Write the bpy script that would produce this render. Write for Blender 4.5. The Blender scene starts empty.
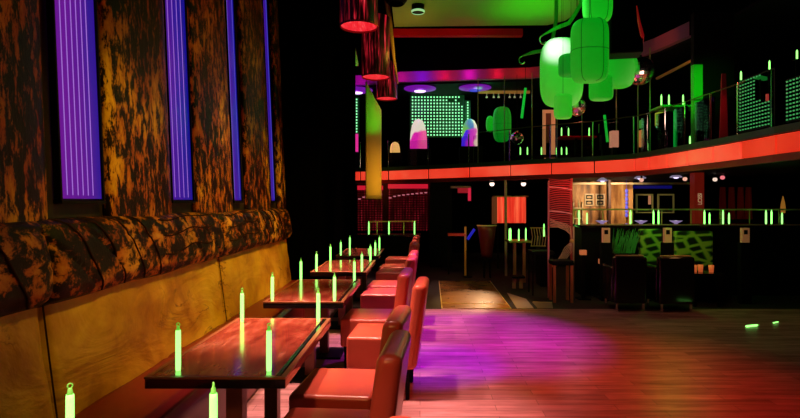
import bpy, math, random
from mathutils import Vector, Matrix, noise as mnoise
random.seed(7)
C = bpy.context.scene.collection
EYE = 1.62
def at(px, py, Y):            # a point seen at px,py standing Y metres ahead of the lens
    return ((px-420)*Y/533.0, Y, EYE+(202-py)*Y/533.0)
def ax(px, Y): return (px-420)*Y/533.0
def az(py, Y): return EYE+(202-py)*Y/533.0

# ------------------------------------------------------------------ mesh builder
class MB:
    def __init__(s): s.v=[]; s.f=[]
    def box(s, c, d, rz=0, shear=0):
        b=len(s.v); ca,sa=math.cos(rz),math.sin(rz)
        for z in (-.5,.5):
            for y in (-.5,.5):
                for x in (-.5,.5):
                    X,Y,Z=x*d[0]+shear*z*d[2],y*d[1],z*d[2]
                    s.v.append((c[0]+X*ca-Y*sa, c[1]+X*sa+Y*ca, c[2]+Z))
        for q in ((0,2,3,1),(4,5,7,6),(0,1,5,4),(2,6,7,3),(0,4,6,2),(1,3,7,5)):
            s.f.append(tuple(b+i for i in q))
        return s
    def span(s, a, b):
        return s.box([(a[i]+b[i])/2 for i in range(3)],[abs(b[i]-a[i]) for i in range(3)])
    def tube(s, path, r, n=10, caps=True, closed=False):
        P=[Vector(p) for p in path]; m=len(P); b=len(s.v)
        rr=r if isinstance(r,(list,tuple)) else [r]*m
        up=None
        for i in range(m):
            if closed: t=(P[(i+1)%m]-P[i-1]).normalized()
            else: t=(P[min(i+1,m-1)]-P[max(i-1,0)]).normalized()
            if up is None:
                up=t.orthogonal().normalized()
            else:
                up=(up-t*up.dot(t)); up=up.normalized() if up.length>1e-6 else t.orthogonal().normalized()
            w=t.cross(up)
            for k in range(n):
                a=2*math.pi*k/n
                s.v.append(tuple(P[i]+(up*math.cos(a)+w*math.sin(a))*rr[i]))
        for i in range(m if closed else m-1):
            j=(i+1)%m
            for k in range(n):
                l=(k+1)%n
                s.f.append((b+i*n+k,b+i*n+l,b+j*n+l,b+j*n+k))
        if caps and not closed:
            s.f.append(tuple(b+k for k in reversed(range(n)))); s.f.append(tuple(b+(m-1)*n+k for k in range(n)))
        return s
    def lathe(s, prof, n=24, c=(0,0,0), cap0=True, cap1=True):
        b=len(s.v); m=len(prof)
        for r,z in prof:
            for k in range(n):
                a=2*math.pi*k/n
                s.v.append((c[0]+r*math.cos(a),c[1]+r*math.sin(a),c[2]+z))
        for i in range(m-1):
            for k in range(n):
                l=(k+1)%n
                s.f.append((b+i*n+k,b+i*n+l,b+(i+1)*n+l,b+(i+1)*n+k))
        if cap0: s.f.append(tuple(b+k for k in reversed(range(n))))
        if cap1: s.f.append(tuple(b+(m-1)*n+k for k in range(n)))
        return s
    def grid(s, fn, nu, nv):
        b=len(s.v)
        for i in range(nu+1):
            for j in range(nv+1): s.v.append(tuple(fn(i/nu,j/nv)))
        for i in range(nu):
            for j in range(nv):
                k=b+i*(nv+1)+j
                s.f.append((k,k+nv+1,k+nv+2,k+1))
        return s
    def superell(s, c, d, e=.45, nu=32, nv=18):
        pw=lambda t,e: math.copysign(abs(t)**e,t)
        prof=[]
        b=len(s.v)
        for j in range(nv+1):
            ph=-math.pi/2+math.pi*j/nv
            for i in range(nu):
                th=2*math.pi*i/nu
                s.v.append((c[0]+d[0]/2*pw(math.cos(ph),e)*pw(math.cos(th),.75),
                            c[1]+d[1]/2*pw(math.cos(ph),e)*pw(math.sin(th),.75),
                            c[2]+d[2]/2*pw(math.sin(ph),e)))
        for j in range(nv):
            for i in range(nu):
                l=(i+1)%nu
                s.f.append((b+j*nu+i,b+j*nu+l,b+(j+1)*nu+l,b+(j+1)*nu+i))
        return s
    def prism(s, poly, z0, z1):
        b=len(s.v); n=len(poly)
        for z in (z0,z1):
            for p in poly: s.v.append((p[0],p[1],z))
        s.f.append(tuple(b+k for k in reversed(range(n)))); s.f.append(tuple(b+n+k for k in range(n)))
        for k in range(n):
            l=(k+1)%n; s.f.append((b+k,b+l,b+n+l,b+n+k))
        return s
    def ribbon(s, line, z0, z1, t):       # a wall of thickness t to the far side of a plan line
        L=[Vector((p[0],p[1])) for p in line]; off=[]
        for i in range(len(L)):
            d=(L[min(i+1,len(L)-1)]-L[max(i-1,0)]).normalized(); off.append(L[i]+Vector((-d.y,d.x))*t)
        return s.prism([tuple(p) for p in L]+[tuple(p) for p in reversed(off)], z0, z1)
    def build(s, name, mat, parent=None, loc=(0,0,0), smooth=False, bevel=0, seg=3):
        me=bpy.data.meshes.new(name); me.from_pydata(s.v,[],s.f); me.update()
        o=bpy.data.objects.new(name,me); C.objects.link(o); o.location=loc
        me.materials.append(mat)
        if smooth:
            for p in me.polygons: p.use_smooth=True
        if bevel:
            m=o.modifiers.new('Bevel','BEVEL'); m.width=bevel; m.segments=seg; m.limit_method='ANGLE'; m.angle_limit=.6
            for p in me.polygons: p.use_smooth=True
            w=o.modifiers.new('WN','WEIGHTED_NORMAL'); w.keep_sharp=True
        if parent: o.parent=parent
        return o
def B(a,b): return MB().span(a,b)
def tag(o,label,cat,group=None,kind=None):
    o['label']=label; o['category']=cat
    if group: o['group']=group
    if kind: o['kind']=kind
    return o
def thing(name,label,cat,loc=(0,0,0),rz=0,group=None):
    o=bpy.data.objects.new(name,None); C.objects.link(o); o.empty_display_size=.1
    o.location=loc; o.rotation_euler=(0,0,rz)
    return tag(o,label,cat,group)
def struct(o):
    o['kind']='structure'; return o
def dup(root,loc,rz=0,label=None,scale=None):
    r=root.copy(); C.objects.link(r); r.location=loc; r.rotation_euler=(0,0,rz)
    if scale: r.scale=scale
    if label: r['label']=label
    for ch in list(root.children):
        c=ch.copy(); C.objects.link(c); c.parent=r
        for g in list(ch.children):
            d=g.copy(); C.objects.link(d); d.parent=c
    return r

# ------------------------------------------------------------------ materials
def nodes(name):
    m=bpy.data.materials.new(name); m.use_nodes=True
    nt=m.node_tree; return m,nt,nt.nodes['Principled BSDF']
def plain(name,col,rough=.5,metal=0,emit=None,es=0,spec=.5,coat=0):
    m,nt,b=nodes(name)
    b.inputs['Base Color'].default_value=(*col,1); b.inputs['Roughness'].default_value=rough
    b.inputs['Metallic'].default_value=metal; b.inputs['Specular IOR Level'].default_value=spec
    b.inputs['Coat Weight'].default_value=coat
    if emit: b.inputs['Emission Color'].default_value=(*emit,1); b.inputs['Emission Strength'].default_value=es
    return m
def coords(nt,scale=(1,1,1),kind='Object',rot=(0,0,0)):
    t=nt.nodes.new('ShaderNodeTexCoord'); mp=nt.nodes.new('ShaderNodeMapping')
    mp.inputs['Scale'].default_value=scale; mp.inputs['Rotation'].default_value=rot
    nt.links.new(t.outputs[kind],mp.inputs['Vector']); return mp.outputs['Vector']
def noisetex(nt,vec,scale,detail=6,rough=.6,dist=0):
    n=nt.nodes.new('ShaderNodeTexNoise'); n.inputs['Scale'].default_value=scale; n.inputs['Detail'].default_value=detail
    n.inputs['Roughness'].default_value=rough; n.inputs['Distortion'].default_value=dist
    nt.links.new(vec,n.inputs['Vector']); return n.outputs['Fac']
def ramp(nt,fac,stops):
    r=nt.nodes.new('ShaderNodeValToRGB'); e=r.color_ramp.elements
    while len(e)<len(stops): e.new(.5)
    for k,(p,c) in enumerate(stops):
        e[k].position=p; e[k].color=(*c,1) if len(c)==3 else c
    nt.links.new(fac,r.inputs['Fac']); return r.outputs['Color']
def bump(nt,b,h,strength=.3,dist=.02):
    n=nt.nodes.new('ShaderNodeBump'); n.inputs['Strength'].default_value=strength; n.inputs['Distance'].default_value=dist
    nt.links.new(h,n.inputs['Height']); nt.links.new(n.outputs['Normal'],b.inputs['Normal'])
def math2(nt,op,a,bv):
    n=nt.nodes.new('ShaderNodeMath'); n.operation=op
    for i,x in enumerate((a,bv)):
        if isinstance(x,(int,float)): n.inputs[i].default_value=x
        else: nt.links.new(x,n.inputs[i])
    return n.outputs[0]
def mixc(nt,fac,a,b,mode='MIX'):
    n=nt.nodes.new('ShaderNodeMix'); n.data_type='RGBA'; n.blend_type=mode
    if isinstance(fac,(int,float)): n.inputs['Factor'].default_value=fac
    else: nt.links.new(fac,n.inputs['Factor'])
    for k,x in (('A',a),('B',b)):
        s=[i for i in n.inputs if i.name==k and i.type=='RGBA'][0]
        if isinstance(x,tuple): s.default_value=(*x,1)
        else: nt.links.new(x,s)
    return [o for o in n.outputs if o.type=='RGBA'][0]

M={}
M['black']=plain('black_paint',(.003,.003,.0035),.6,spec=.12)
M['blackgloss']=plain('black_gloss',(.008,.008,.009),.12)
M['blackmatte']=plain('black_matte',(.0012,.0012,.0012),.95,spec=0)
M['brass']=plain('brass',(.75,.48,.14),.3,.9)
M['gold']=plain('gilt_paint',(.75,.5,.12),.45)
M['chrome']=plain('chrome',(.8,.8,.8),.15,1)
M['mirror']=plain('mirror_tile',(.9,.85,.85),.22,1)
M['cream']=plain('cream_paint',(.8,.66,.45),.5)
M['seamcrease']=plain('seam_crease_dark',(.03,.01,.003),.8,spec=.1)
M['tan']=plain('tan_board',(.75,.42,.22),.5,emit=(.75,.3,.12),es=.12)
M['darkred']=plain('dark_red_paint',(.25,.015,.012),.4)
M['redpaint']=plain('red_paint',(.5,.004,.02),.6,spec=.05)
M['greenlit']=plain('green_lit_tint',(.03,.5,.05),.5)  # green light put into the base colour of parts it falls on
M['white']=plain('white_enamel',(.8,.8,.8),.4)
def beads():
    m,nt,b=nodes('red_beads')
    v=coords(nt,(5,1,.7)); f=noisetex(nt,v,2.2,4,.7); c=ramp(nt,f,[(.4,(.03,0,.002)),(.55,(.22,.004,.012)),(.7,(.5,.02,.04))])
    nt.links.new(c,b.inputs['Emission Color']); b.inputs['Emission Strength'].default_value=.5; b.inputs['Base Color'].default_value=(.05,.005,.005,1); return m
def emat(name,col,s,base=(.02,.02,.02),rough=.4): return plain(name,base,rough,0,col,s)
M['stick']=emat('glow_stick_green',(.27,1,.17),2.4,(.2,.6,.15))
M['stickcap']=emat('glow_stick_cap',(.2,.8,.06),.55,(.2,.6,.15))
M['led']=emat('green_led',(.28,1,.42),1.6)
M['ledback']=emat('led_backing',(0,.5,.05),.035,(.001,.02,.003))
M['ledred']=beads()
M['amber']=emat('amber_glass',(1,.17,.04),.38,(.5,.2,.05))
M['bulb']=emat('lamp_bulb',(1,.72,.6),2.2)
M['violetlens']=emat('violet_lens',(.75,.45,1),2.4)
M['soffitglow']=emat('violet_soffit_glow',(.35,.01,.75),.4,(.1,.02,.15))
M['bluelens']=emat('blue_lens',(.06,.05,.8),.7)
M['lantern']=emat('lantern_cloth',(0,.42,.008),.85,(.35,.55,.35),.7)
M['lanterndim']=emat('lantern_cloth_dim',(0,.35,.008),.75,(.1,.4,.1),.7)
M['lanterndark']=emat('lantern_cloth_dark',(0,.26,.01),.6,(.05,.3,.08),.7)
M['seam']=plain('lantern_wire',(.01,.2,.02),.6)

def strip_mat():
    m,nt,b=nodes('red_strip_diffuser')
    b.inputs['Base Color'].default_value=(.5,.1,.06,1); b.inputs['Roughness'].default_value=.35
    v=coords(nt,(.6,.6,1)); f=noisetex(nt,v,1.3,3)
    c=ramp(nt,f,[(.3,(.85,.025,.010)),(.55,(1,.065,.03)),(.75,(1,.13,.06))])
    nt.links.new(c,b.inputs['Emission Color']); b.inputs['Emission Strength'].default_value=.8
    return m
M['strip']=strip_mat()
M['stripred']=strip_mat()
for _n in M['stripred'].node_tree.nodes:
    if _n.type=='VALTORGB':
        for _e,_c in zip(_n.color_ramp.elements,((.55,.008,.004),(.75,.02,.006),(.85,.04,.012))): _e.color=(*_c,1)
def mottled(name,scale,v1,lo,hi,c0,c1,c2,rough,coat):
    m,nt,b=nodes(name)
    v=coords(nt,v1); f1=noisetex(nt,v,scale,10,.74,.25)
    v2=coords(nt,(1,1.1,.7)); f2=noisetex(nt,v2,2.3,4,.6)
    g=math2(nt,'ADD',math2(nt,'MULTIPLY',f2,.62),math2(nt,'MULTIPLY',f1,.42))
    base=ramp(nt,g,[(.44,c0),(.55,c1),(.66,c2)])
    k=math2(nt,'ADD',math2(nt,'MULTIPLY',f1,.78),math2(nt,'MULTIPLY',f2,.22))
    mask=ramp(nt,k,[(lo,(.012,.008,.008)),(hi,(1,1,1))])
    nt.links.new(mixc(nt,1,base,mask,'MULTIPLY'),b.inputs['Base Color']); b.inputs['Roughness'].default_value=rough
    b.inputs['Coat Weight'].default_value=0; b.inputs['Specular IOR Level'].default_value=coat
    bump(nt,b,f1,.5,.012); return m
M['gilt']=mottled('gilded_pilaster',15,(1,1.25,.42),.495,.535,(.26,.024,.006),(.46,.13,.012),(.80,.48,.03),.4,.22)
def wallback():
    m,nt,b=nodes('dark_niche_wall')
    v=coords(nt,(1,2.5,.8)); f=noisetex(nt,v,6,6,.7)
    c=ramp(nt,f,[(.4,(.004,.002,.002)),(.62,(.03,.008,.004)),(.75,(.07,.02,.006))])
    nt.links.new(c,b.inputs['Base Color']); b.inputs['Roughness'].default_value=.6; return m
M['niche']=wallback()
M['headrest']=mottled('distressed_headrest',9,(1,1,1.1),.502,.555,(.24,.030,.007),(.44,.12,.013),(.66,.34,.06),.45,.2)
def ochre():
    m,nt,b=nodes('ochre_leather')
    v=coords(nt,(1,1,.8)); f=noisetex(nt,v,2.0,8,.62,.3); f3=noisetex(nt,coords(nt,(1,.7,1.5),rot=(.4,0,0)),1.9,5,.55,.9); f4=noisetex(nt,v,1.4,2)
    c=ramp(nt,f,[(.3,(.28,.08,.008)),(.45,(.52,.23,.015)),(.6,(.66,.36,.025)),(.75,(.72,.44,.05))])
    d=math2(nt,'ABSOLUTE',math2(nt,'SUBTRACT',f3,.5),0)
    line=ramp(nt,d,[(.0,(.22,.10,.05)),(.012,(1,1,1))]); gate=ramp(nt,f4,[(.50,(0,0,0)),(.58,(1,1,1))])  # dark wrinkle lines put crease shade into the leather colour
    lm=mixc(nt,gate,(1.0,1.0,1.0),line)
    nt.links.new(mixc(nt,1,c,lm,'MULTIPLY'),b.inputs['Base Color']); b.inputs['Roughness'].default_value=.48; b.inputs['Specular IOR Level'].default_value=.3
    bump(nt,b,f3,.5,.08); return m
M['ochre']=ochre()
def leather(name,c0,c1,rough=.38):
    m,nt,b=nodes(name)
    v=coords(nt); f=noisetex(nt,v,3,5); c=ramp(nt,f,[(.3,c0),(.7,c1)]); nt.links.new(c,b.inputs['Base Color'])
    b.inputs['Roughness'].default_value=rough; g=noisetex(nt,v,60,3); bump(nt,b,g,.12,.003); return m
M['redleather']=leather('red_leather',(.13,.004,.003),(.19,.007,.005),.3)
M['chairleather']=leather('chair_leather',(.50,.070,.045),(.60,.10,.062),.3)
def tabletop():
    m,nt,b=nodes('red_wood_tabletop')
    v=coords(nt,(4,.8,1)); f=noisetex(nt,v,2.2,7,.6,.8); v2=coords(nt); f2=noisetex(nt,v2,2.2,3)
    g=math2(nt,'ADD',math2(nt,'MULTIPLY',f,.5),math2(nt,'MULTIPLY',f2,.5))
    c=ramp(nt,g,[(.38,(.20,.016,.010)),(.5,(.46,.08,.045)),(.6,(.74,.24,.16))])
    nt.links.new(c,b.inputs['Base Color']); b.inputs['Roughness'].default_value=.25; b.inputs['Specular IOR Level'].default_value=.8; b.inputs['Coat Weight'].default_value=1; b.inputs['Coat Roughness'].default_value=.1; b.inputs['Coat IOR'].default_value=1.75
    bump(nt,b,f,.08,.004); return m
M['tabletop']=tabletop()
M['rim']=plain('table_rim_wood',(.3,.1,.04),.35)
def planks():
    m,nt,b=nodes('dance_floor_planks')
    v=coords(nt); br=nt.nodes.new('ShaderNodeTexBrick'); nt.links.new(v,br.inputs['Vector'])
    br.inputs['Scale'].default_value=1; br.inputs['Brick Width'].default_value=.95; br.inputs['Row Height'].default_value=.115
    br.inputs['Mortar Size'].default_value=.0022; br.inputs['Color1'].default_value=(.34,.14,.16,1); br.inputs['Color2'].default_value=(.56,.27,.29,1)
    br.inputs['Mortar'].default_value=(.12,.07,.06,1); br.offset=.37
    v2=coords(nt,(1.0,9,1)); f=noisetex(nt,v2,1.6,7,.65,.2); c=ramp(nt,f,[(.3,(.45,.45,.45)),(.7,(1.2,1.2,1.2))])
    nt.links.new(mixc(nt,1,br.outputs['Color'],c,'MULTIPLY'),b.inputs['Base Color'])
    b.inputs['Specular IOR Level'].default_value=.17; r=ramp(nt,f,[(.3,(.5,)*3),(.7,(.28,)*3)]); nt.links.new(r,b.inputs['Roughness']); bump(nt,b,f,.06,.004); return m
M['planks']=planks()
def carpet():
    m,nt,b=nodes('dark_carpet')
    v=coords(nt); f=noisetex(nt,v,30,3); c=ramp(nt,f,[(.3,(.008,.004,.004)),(.7,(.025,.01,.008))]); nt.links.new(c,b.inputs['Base Color']); b.inputs['Roughness'].default_value=.75; return m
M['carpet']=carpet()
def tile():
    m,nt,b=nodes('brown_floor_tile')
    v=coords(nt); f=noisetex(nt,v,2.5,5); c=ramp(nt,f,[(.3,(.24,.10,.03)),(.7,(.42,.2,.07))]); nt.links.new(c,b.inputs['Base Color']); b.inputs['Roughness'].default_value=.25; return m
M['tile']=tile()
def violet_panel():
    # acrylic light panel: violet on the side nearest the entrance, blue on the other, bright tubes behind
    m,nt,b=nodes('violet_acrylic')
    t=nt.nodes.new('ShaderNodeTexCoord'); s=nt.nodes.new('ShaderNodeSeparateXYZ'); nt.links.new(t.outputs['Generated'],s.inputs[0])
    v=coords(nt,(1,1,.5)); n=noisetex(nt,v,1.2,2)
    y=math2(nt,'ADD',s.outputs['Y'],math2(nt,'MULTIPLY',math2(nt,'SUBTRACT',n,.5),1.1))
    c=ramp(nt,y,[(.15,(.24,.006,.50)),(.55,(.17,.006,.48)),(.85,(.05,.012,.5))])
    nt.links.new(c,b.inputs['Emission Color']); b.inputs['Emission Strength'].default_value=.52
    b.inputs['Base Color'].default_value=(.02,.01,.06,1); b.inputs['Specular IOR Level'].default_value=.1; b.inputs['Roughness'].default_value=.3; return m
M['violet']=violet_panel()
def blue_panel():
    m=violet_panel(); m.name='blue_acrylic'
    for n in m.node_tree.nodes:
        if n.type=='VALTORGB':
            for e,c in zip(n.color_ramp.elements,((.11,.006,.5),(.03,.008,.5),(.008,.008,.45))): e.color=(*c,1)
    return m
M['blue']=blue_panel()
M['tube']=emat('violet_tube',(.55,.25,1),.62)
M['tubeblue']=emat('violet_blue_tube',(.22,.16,1),.6)
def fringe():
    m,nt,b=nodes('red_fringe')
    t=nt.nodes.new('ShaderNodeTexCoord'); mp=nt.nodes.new('ShaderNodeMapping'); mp.inputs['Scale'].default_value=(16,16,1.1)
    nt.links.new(t.outputs['Object'],mp.inputs['Vector']); f=noisetex(nt,mp.outputs['Vector'],1.5,4,.6)
    c=ramp(nt,f,[(.5,(.003,0,0)),(.58,(.16,.004,.008)),(.66,(.8,.015,.035)),(.76,(1,.12,.14))])
    nt.links.new(c,b.inputs['Emission Color']); b.inputs['Emission Strength'].default_value=.8
    b.inputs['Base Color'].default_value=(.02,.002,.002,1); b.inputs['Roughness'].default_value=.5; return m
M['fringe']=fringe()
def diffuser():
    m,nt,b=nodes('red_lamp_diffuser')
    v=coords(nt,(1,.15,1)); f=noisetex(nt,v,45,3); c=ramp(nt,f,[(.35,(.75,.006,.015)),(.6,(1,.035,.05)),(.75,(1,.15,.15))])
    nt.links.new(c,b.inputs['Emission Color']); b.inputs['Emission Strength'].default_value=.95
    b.inputs['Base Color'].default_value=(.2,.01,.01,1); return m
M['diffuser']=diffuser()
def sail():
    m,nt,b=nodes('lit_sail_cloth')
    b.inputs['Base Color'].default_value=(.85,.75,.4,1); b.inputs['Roughness'].default_value=.8; return m
M['sail']=sail()
def dome_mat(name,low,top,h,w):
    # a colour-changing lamp: its own coloured LEDs glow through in soft fields
    m,nt,b=nodes(name)
    t=nt.nodes.new('ShaderNodeTexCoord'); s=nt.nodes.new('ShaderNodeSeparateXYZ'); nt.links.new(t.outputs['Object'],s.inputs[0])
    n=noisetex(nt,t.outputs['Object'],3.5,1,.4); n=math2(nt,'MULTIPLY',math2(nt,'SUBTRACT',n,.5),.9)
    x=math2(nt,'ADD',math2(nt,'ADD',math2(nt,'DIVIDE',s.outputs['X'],w),.5),n); z=math2(nt,'ADD',math2(nt,'SUBTRACT',math2(nt,'DIVIDE',s.outputs['Z'],h),math2(nt,'MULTIPLY',math2(nt,'DIVIDE',s.outputs['X'],w),.35)),n)
    f=ramp(nt,z,[(.42,(0,0,0)),(.54,(1,1,1))])
    c=mixc(nt,f,ramp(nt,x,low),ramp(nt,x,top))
    nt.links.new(c,b.inputs['Emission Color']); b.inputs['Emission Strength'].default_value=.85; b.inputs['Base Color'].default_value=(.3,.3,.3,1); return m
M['domepink']=dome_mat('dome_lamp_pink',[(.3,(.75,.01,.4)),(.7,(.9,.06,.32))],[(.3,(.85,.72,.6)),(.7,(.75,.72,.55))],.8,.45)
M['domemix']=dome_mat('dome_lamp_mixed',[(.12,(.04,.01,.75)),(.35,(.5,.01,.5)),(.75,(.7,.02,.45)),(.9,(.9,.6,.5))],[(.25,(.12,.5,.06)),(.45,(.04,.2,.45)),(.62,(.05,.12,.5)),(.75,(.9,.72,.62))],.8,.45)
M['domeamber']=emat('dome_lamp_amber',(1,.5,.14),.8,(.5,.4,.2))
def orange_curtain():
    m,nt,b=nodes('orange_curtain')
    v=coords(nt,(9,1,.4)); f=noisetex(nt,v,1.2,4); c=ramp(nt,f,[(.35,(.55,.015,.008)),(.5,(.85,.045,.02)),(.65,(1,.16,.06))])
    nt.links.new(c,b.inputs['Emission Color']); b.inputs['Emission Strength'].default_value=.85; b.inputs['Base Color'].default_value=(.4,.05,.02,1); return m  # the curtain's lit look is put into its emission
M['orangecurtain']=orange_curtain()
def barwood():
    m,nt,b=nodes('bar_back_wood')
    v=coords(nt,(2.5,1,.5)); f=noisetex(nt,v,2.2,6,.6); c=ramp(nt,f,[(.32,(.08,.025,.006)),(.5,(.45,.2,.06)),(.66,(.8,.5,.2))])
    nt.links.new(c,b.inputs['Base Color']); b.inputs['Roughness'].default_value=.5; return m
M['barwood']=barwood()
def leaf_net():
    m,nt,b=nodes('green_net_upholstery')
    v=coords(nt,(1.3,1,2.4),rot=(0,.5,0)); vo=nt.nodes.new('ShaderNodeTexVoronoi'); vo.feature='DISTANCE_TO_EDGE'; vo.inputs['Scale'].default_value=3.2
    nt.links.new(v,vo.inputs['Vector'])
    c=ramp(nt,vo.outputs['Distance'],[(.08,(.42,.55,.08)),(.17,(.05,.2,.02)),(.24,(.004,.008,.004))]); nt.links.new(c,b.inputs['Base Color']); b.inputs['Roughness'].default_value=.6; return m
M['leafnet']=leaf_net()
M['leaf']=plain('green_blade',(.08,.55,.12),.5)
M['cord']=plain('red_cord',(.55,.06,.06),.5)
M['cordhighlight']=plain('cord_highlight_pink',(.85,.5,.5),.45)
def glassmat():
    m=bpy.data.materials.new('balustrade_glass'); m.use_nodes=True; nt=m.node_tree; nt.nodes.clear()
    o=nt.nodes.new('ShaderNodeOutputMaterial'); t=nt.nodes.new('ShaderNodeBsdfTransparent'); g=nt.nodes.new('ShaderNodeBsdfGlossy')
    g.inputs['Roughness'].default_value=.03; t.inputs['Color'].default_value=(.9,.95,.92,1)
    fr=nt.nodes.new('ShaderNodeFresnel'); fr.inputs['IOR'].default_value=1.3; x=nt.nodes.new('ShaderNodeMixShader')
    nt.links.new(fr.outputs[0],x.inputs[0]); nt.links.new(t.outputs[0],x.inputs[1]); nt.links.new(g.outputs[0],x.inputs[2]); nt.links.new(x.outputs[0],o.inputs['Surface']); return m
M['glass']=glassmat()

# ------------------------------------------------------------------ lights
def lamp(kind,name,loc,col,W,target=None,angle=60,blend=.5,r=.05):
    l=bpy.data.lights.new(name,kind); l.energy=W; l.color=col; l.shadow_soft_size=r
    if kind=='SPOT': l.spot_size=math.radians(angle); l.spot_blend=blend
    o=bpy.data.objects.new(name,l); C.objects.link(o); o.location=loc
    if target is not None:
        o.rotation_euler=(Vector(target)-Vector(loc)).to_track_quat('-Z','Y').to_euler()
    return o
def spot(name,loc,target,col,W,angle=60,blend=.5,r=.05): return lamp('SPOT',name,loc,col,W,target,angle,blend,r)
def point(name,loc,col,W,r=.05): return lamp('POINT',name,loc,col,W,None,r=r)

# ------------------------------------------------------------------ the room
SL=.042
def wx(z,x=-2.06): return x-SL*(z-1.62)
struct(B((-2.4,-1,-.1),(9,8.07,0)).build('floor',M['planks']))
struct(B((-2.4,8.07,-.1),(9,18,-.004)).build('floor_back',M['carpet']))
def leanslab(y0,y1,z0,z1,x,t):
    m=MB(); b=0
    m.v=[(wx(z,xx),y,z) for z in (z0,z1) for y in (y0,y1) for xx in (x-t,x)]
    m.f=[(0,2,3,1),(4,5,7,6),(0,1,5,4),(2,6,7,3),(0,4,6,2),(1,3,7,5)]; return m
struct(leanslab(-1,7.95,0,6.2,-2.06,.15).build('wall_left',M['niche']))
struct(B((-2.6,7.95,0),(-1.5,12.4,6.2)).build('wall_partition',M['blackmatte']))
struct(B((-4,17,0),(9,17.2,6.2)).build('wall_back',M['blackmatte']))
struct(B((9,-1,0),(9.2,17.2,6.2)).build('wall_right',M['blackmatte']))
struct(B((-4.2,12.4,0),(-4,17.2,6.2)).build('wall_alcove',M['blackmatte']))
struct(B((-4.2,-1,6.2),(9.2,17.2,6.35)).build('ceiling',M['blackmatte']))
# gilded pilasters between the light niches, each gently bowed
cols=[(1.45,2.90),(3.45,4.33),(4.80,5.74),(6.23,7.18),(7.62,7.94)]
for y0,y1 in cols:
    def pf(u,v,y0=y0,y1=y1):
        z=1.35+4.75*v; a=math.pi*u
        return (wx(z,-2.06)+.012+.075*math.sin(a)**.55, y0+(y1-y0)*(.5-.5*math.cos(a)), z)
    m=MB().grid(pf,28,24)
    # closed back and sides so that it is solid
    m.v+= [(wx(z)-.02,y,z) for z in (1.35,6.1) for y in (y0,y1)]
    k=len(m.v)-4; m.f.append((k,k+2,k+3,k+1))
    struct(m.build('trim_1',M['gilt'],smooth=True))
# light niches
def light_panel(y0,y1,z0,mat,tubemat,label,n=6):
    t=thing('wall_light_panel',label,'wall light',(wx(z0),(y0+y1)/2,z0),0,'violet light panels between the pilasters')
    h=6.0-z0; hw=(y1-y0)/2
    m=MB(); m.v=[(-SL*zz+xx,yy,zz) for zz in (0,h) for yy in (-hw,hw) for xx in (.004,.03)]
    m.f=[(0,2,3,1),(4,5,7,6),(0,1,5,4),(2,6,7,3),(0,4,6,2),(1,3,7,5)]
    m.build('diffuser',mat,t)
    for k in range(n):
        y=-hw+2*hw*(.14+.62*k/(n-1))
        MB().tube([(.034,y,.02),(.034-SL*h,y,h)],.0026,6).build('light_tube',tubemat,t)
    f=MB()
    for y in (-hw-.008,hw+.008):
        f.v+= [(-SL*zz+xx,y+yy,zz) for zz in (-.02,h) for yy in (-.007,.007) for xx in (.004,.045)]
        b=len(f.v)-8; f.f+= [tuple(b+i for i in q) for q in ((0,2,3,1),(4,5,7,6),(0,1,5,4),(2,6,7,3),(0,4,6,2),(1,3,7,5))]
    f.box((.025,0,-.02),(.05,2*hw+.03,.02))
    f.build('frame',M['black'],t)
light_panel(3.01,3.40,1.64,M['violet'],M['tube'],'wide violet light panel with pale tubes, nearest along the wall')
light_panel(4.36,4.76,1.64,M['blue'],M['tube'],'blue light panel with violet tubes, second from the front',4)
light_panel(5.80,6.06,1.64,M['blue'],M['tubeblue'],'narrow-looking blue light panel, third along the gilded wall',2)
light_panel(7.24,7.46,1.64,M['blue'],M['tubeblue'],'thinnest blue light panel, farthest, beside the black partition',2)

# ------------------------------------------------------------------ wall bench
bench=thing('banquette_bench','long wall bench with red seat, ochre back and distressed headrest cushions','bench',(-1.75,4,0))
bl=Vector(bench.location)
def seatf(u,v):
    y=.1+7.75*u; prof=[(-1.90,.02),(-1.90,.47),(-1.55,.475),(-1.46,.465),(-1.41,.435),(-1.39,.38),(-1.39,.02)]
    k=v*(len(prof)-1); i=min(int(k),len(prof)-2); f=k-i
    x=prof[i][0]*(1-f)+prof[i+1][0]*f; z=prof[i][1]*(1-f)+prof[i+1][1]*f
    d=abs(((y-.36)%1.2)-.0); d=min(d,1.2-d); dz=-.014*math.exp(-(d/.02)**2) if z>.2 else 0
    return (x-bl.x+(dz if z<.45 and x>-1.5 else 0),y-bl.y,z+(dz if z>.42 else 0)-bl.z)
m=MB().grid(seatf,230,30); s=m.build('seat',M['redleather'],bench,smooth=True)
secs=[(.1,.36),(.36,2.76),(2.76,5.17),(5.17,7.86)]
for y0,y1 in secs:
    def bf(u,v,y0=y0,y1=y1):
        y=y0+(y1-y0)*u; z=.44+.70*v
        x=-1.865-.095*v
        e=min(u,1-u)*(y1-y0); x+=.055*(1-math.exp(-(e/.018)))-.055
        x+=.022*mnoise.noise(Vector((y*1.6,z*2.2,3)))+.012*mnoise.noise(Vector((y*5,z*6,8)))
        return (x-bl.x,y-bl.y,z)
    m=MB().grid(bf,int(30*(y1-y0))+4,24)
    n=len(m.v); m.v+= [(-1.985-bl.x,y-bl.y,z) for z in (.44,1.14) for y in (y0,y1)]
    m.f+= [(n,n+2,n+3,n+1)]
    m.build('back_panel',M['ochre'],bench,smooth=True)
for y in (.36,2.76,5.17):
    MB().tube([(-1.872-bl.x,y-bl.y,.45),(-1.918-bl.x,y-bl.y,.8),(-1.955-bl.x,y-bl.y,1.1)],.0045,6).build('back_seam',M['seamcrease'],bench)
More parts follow.
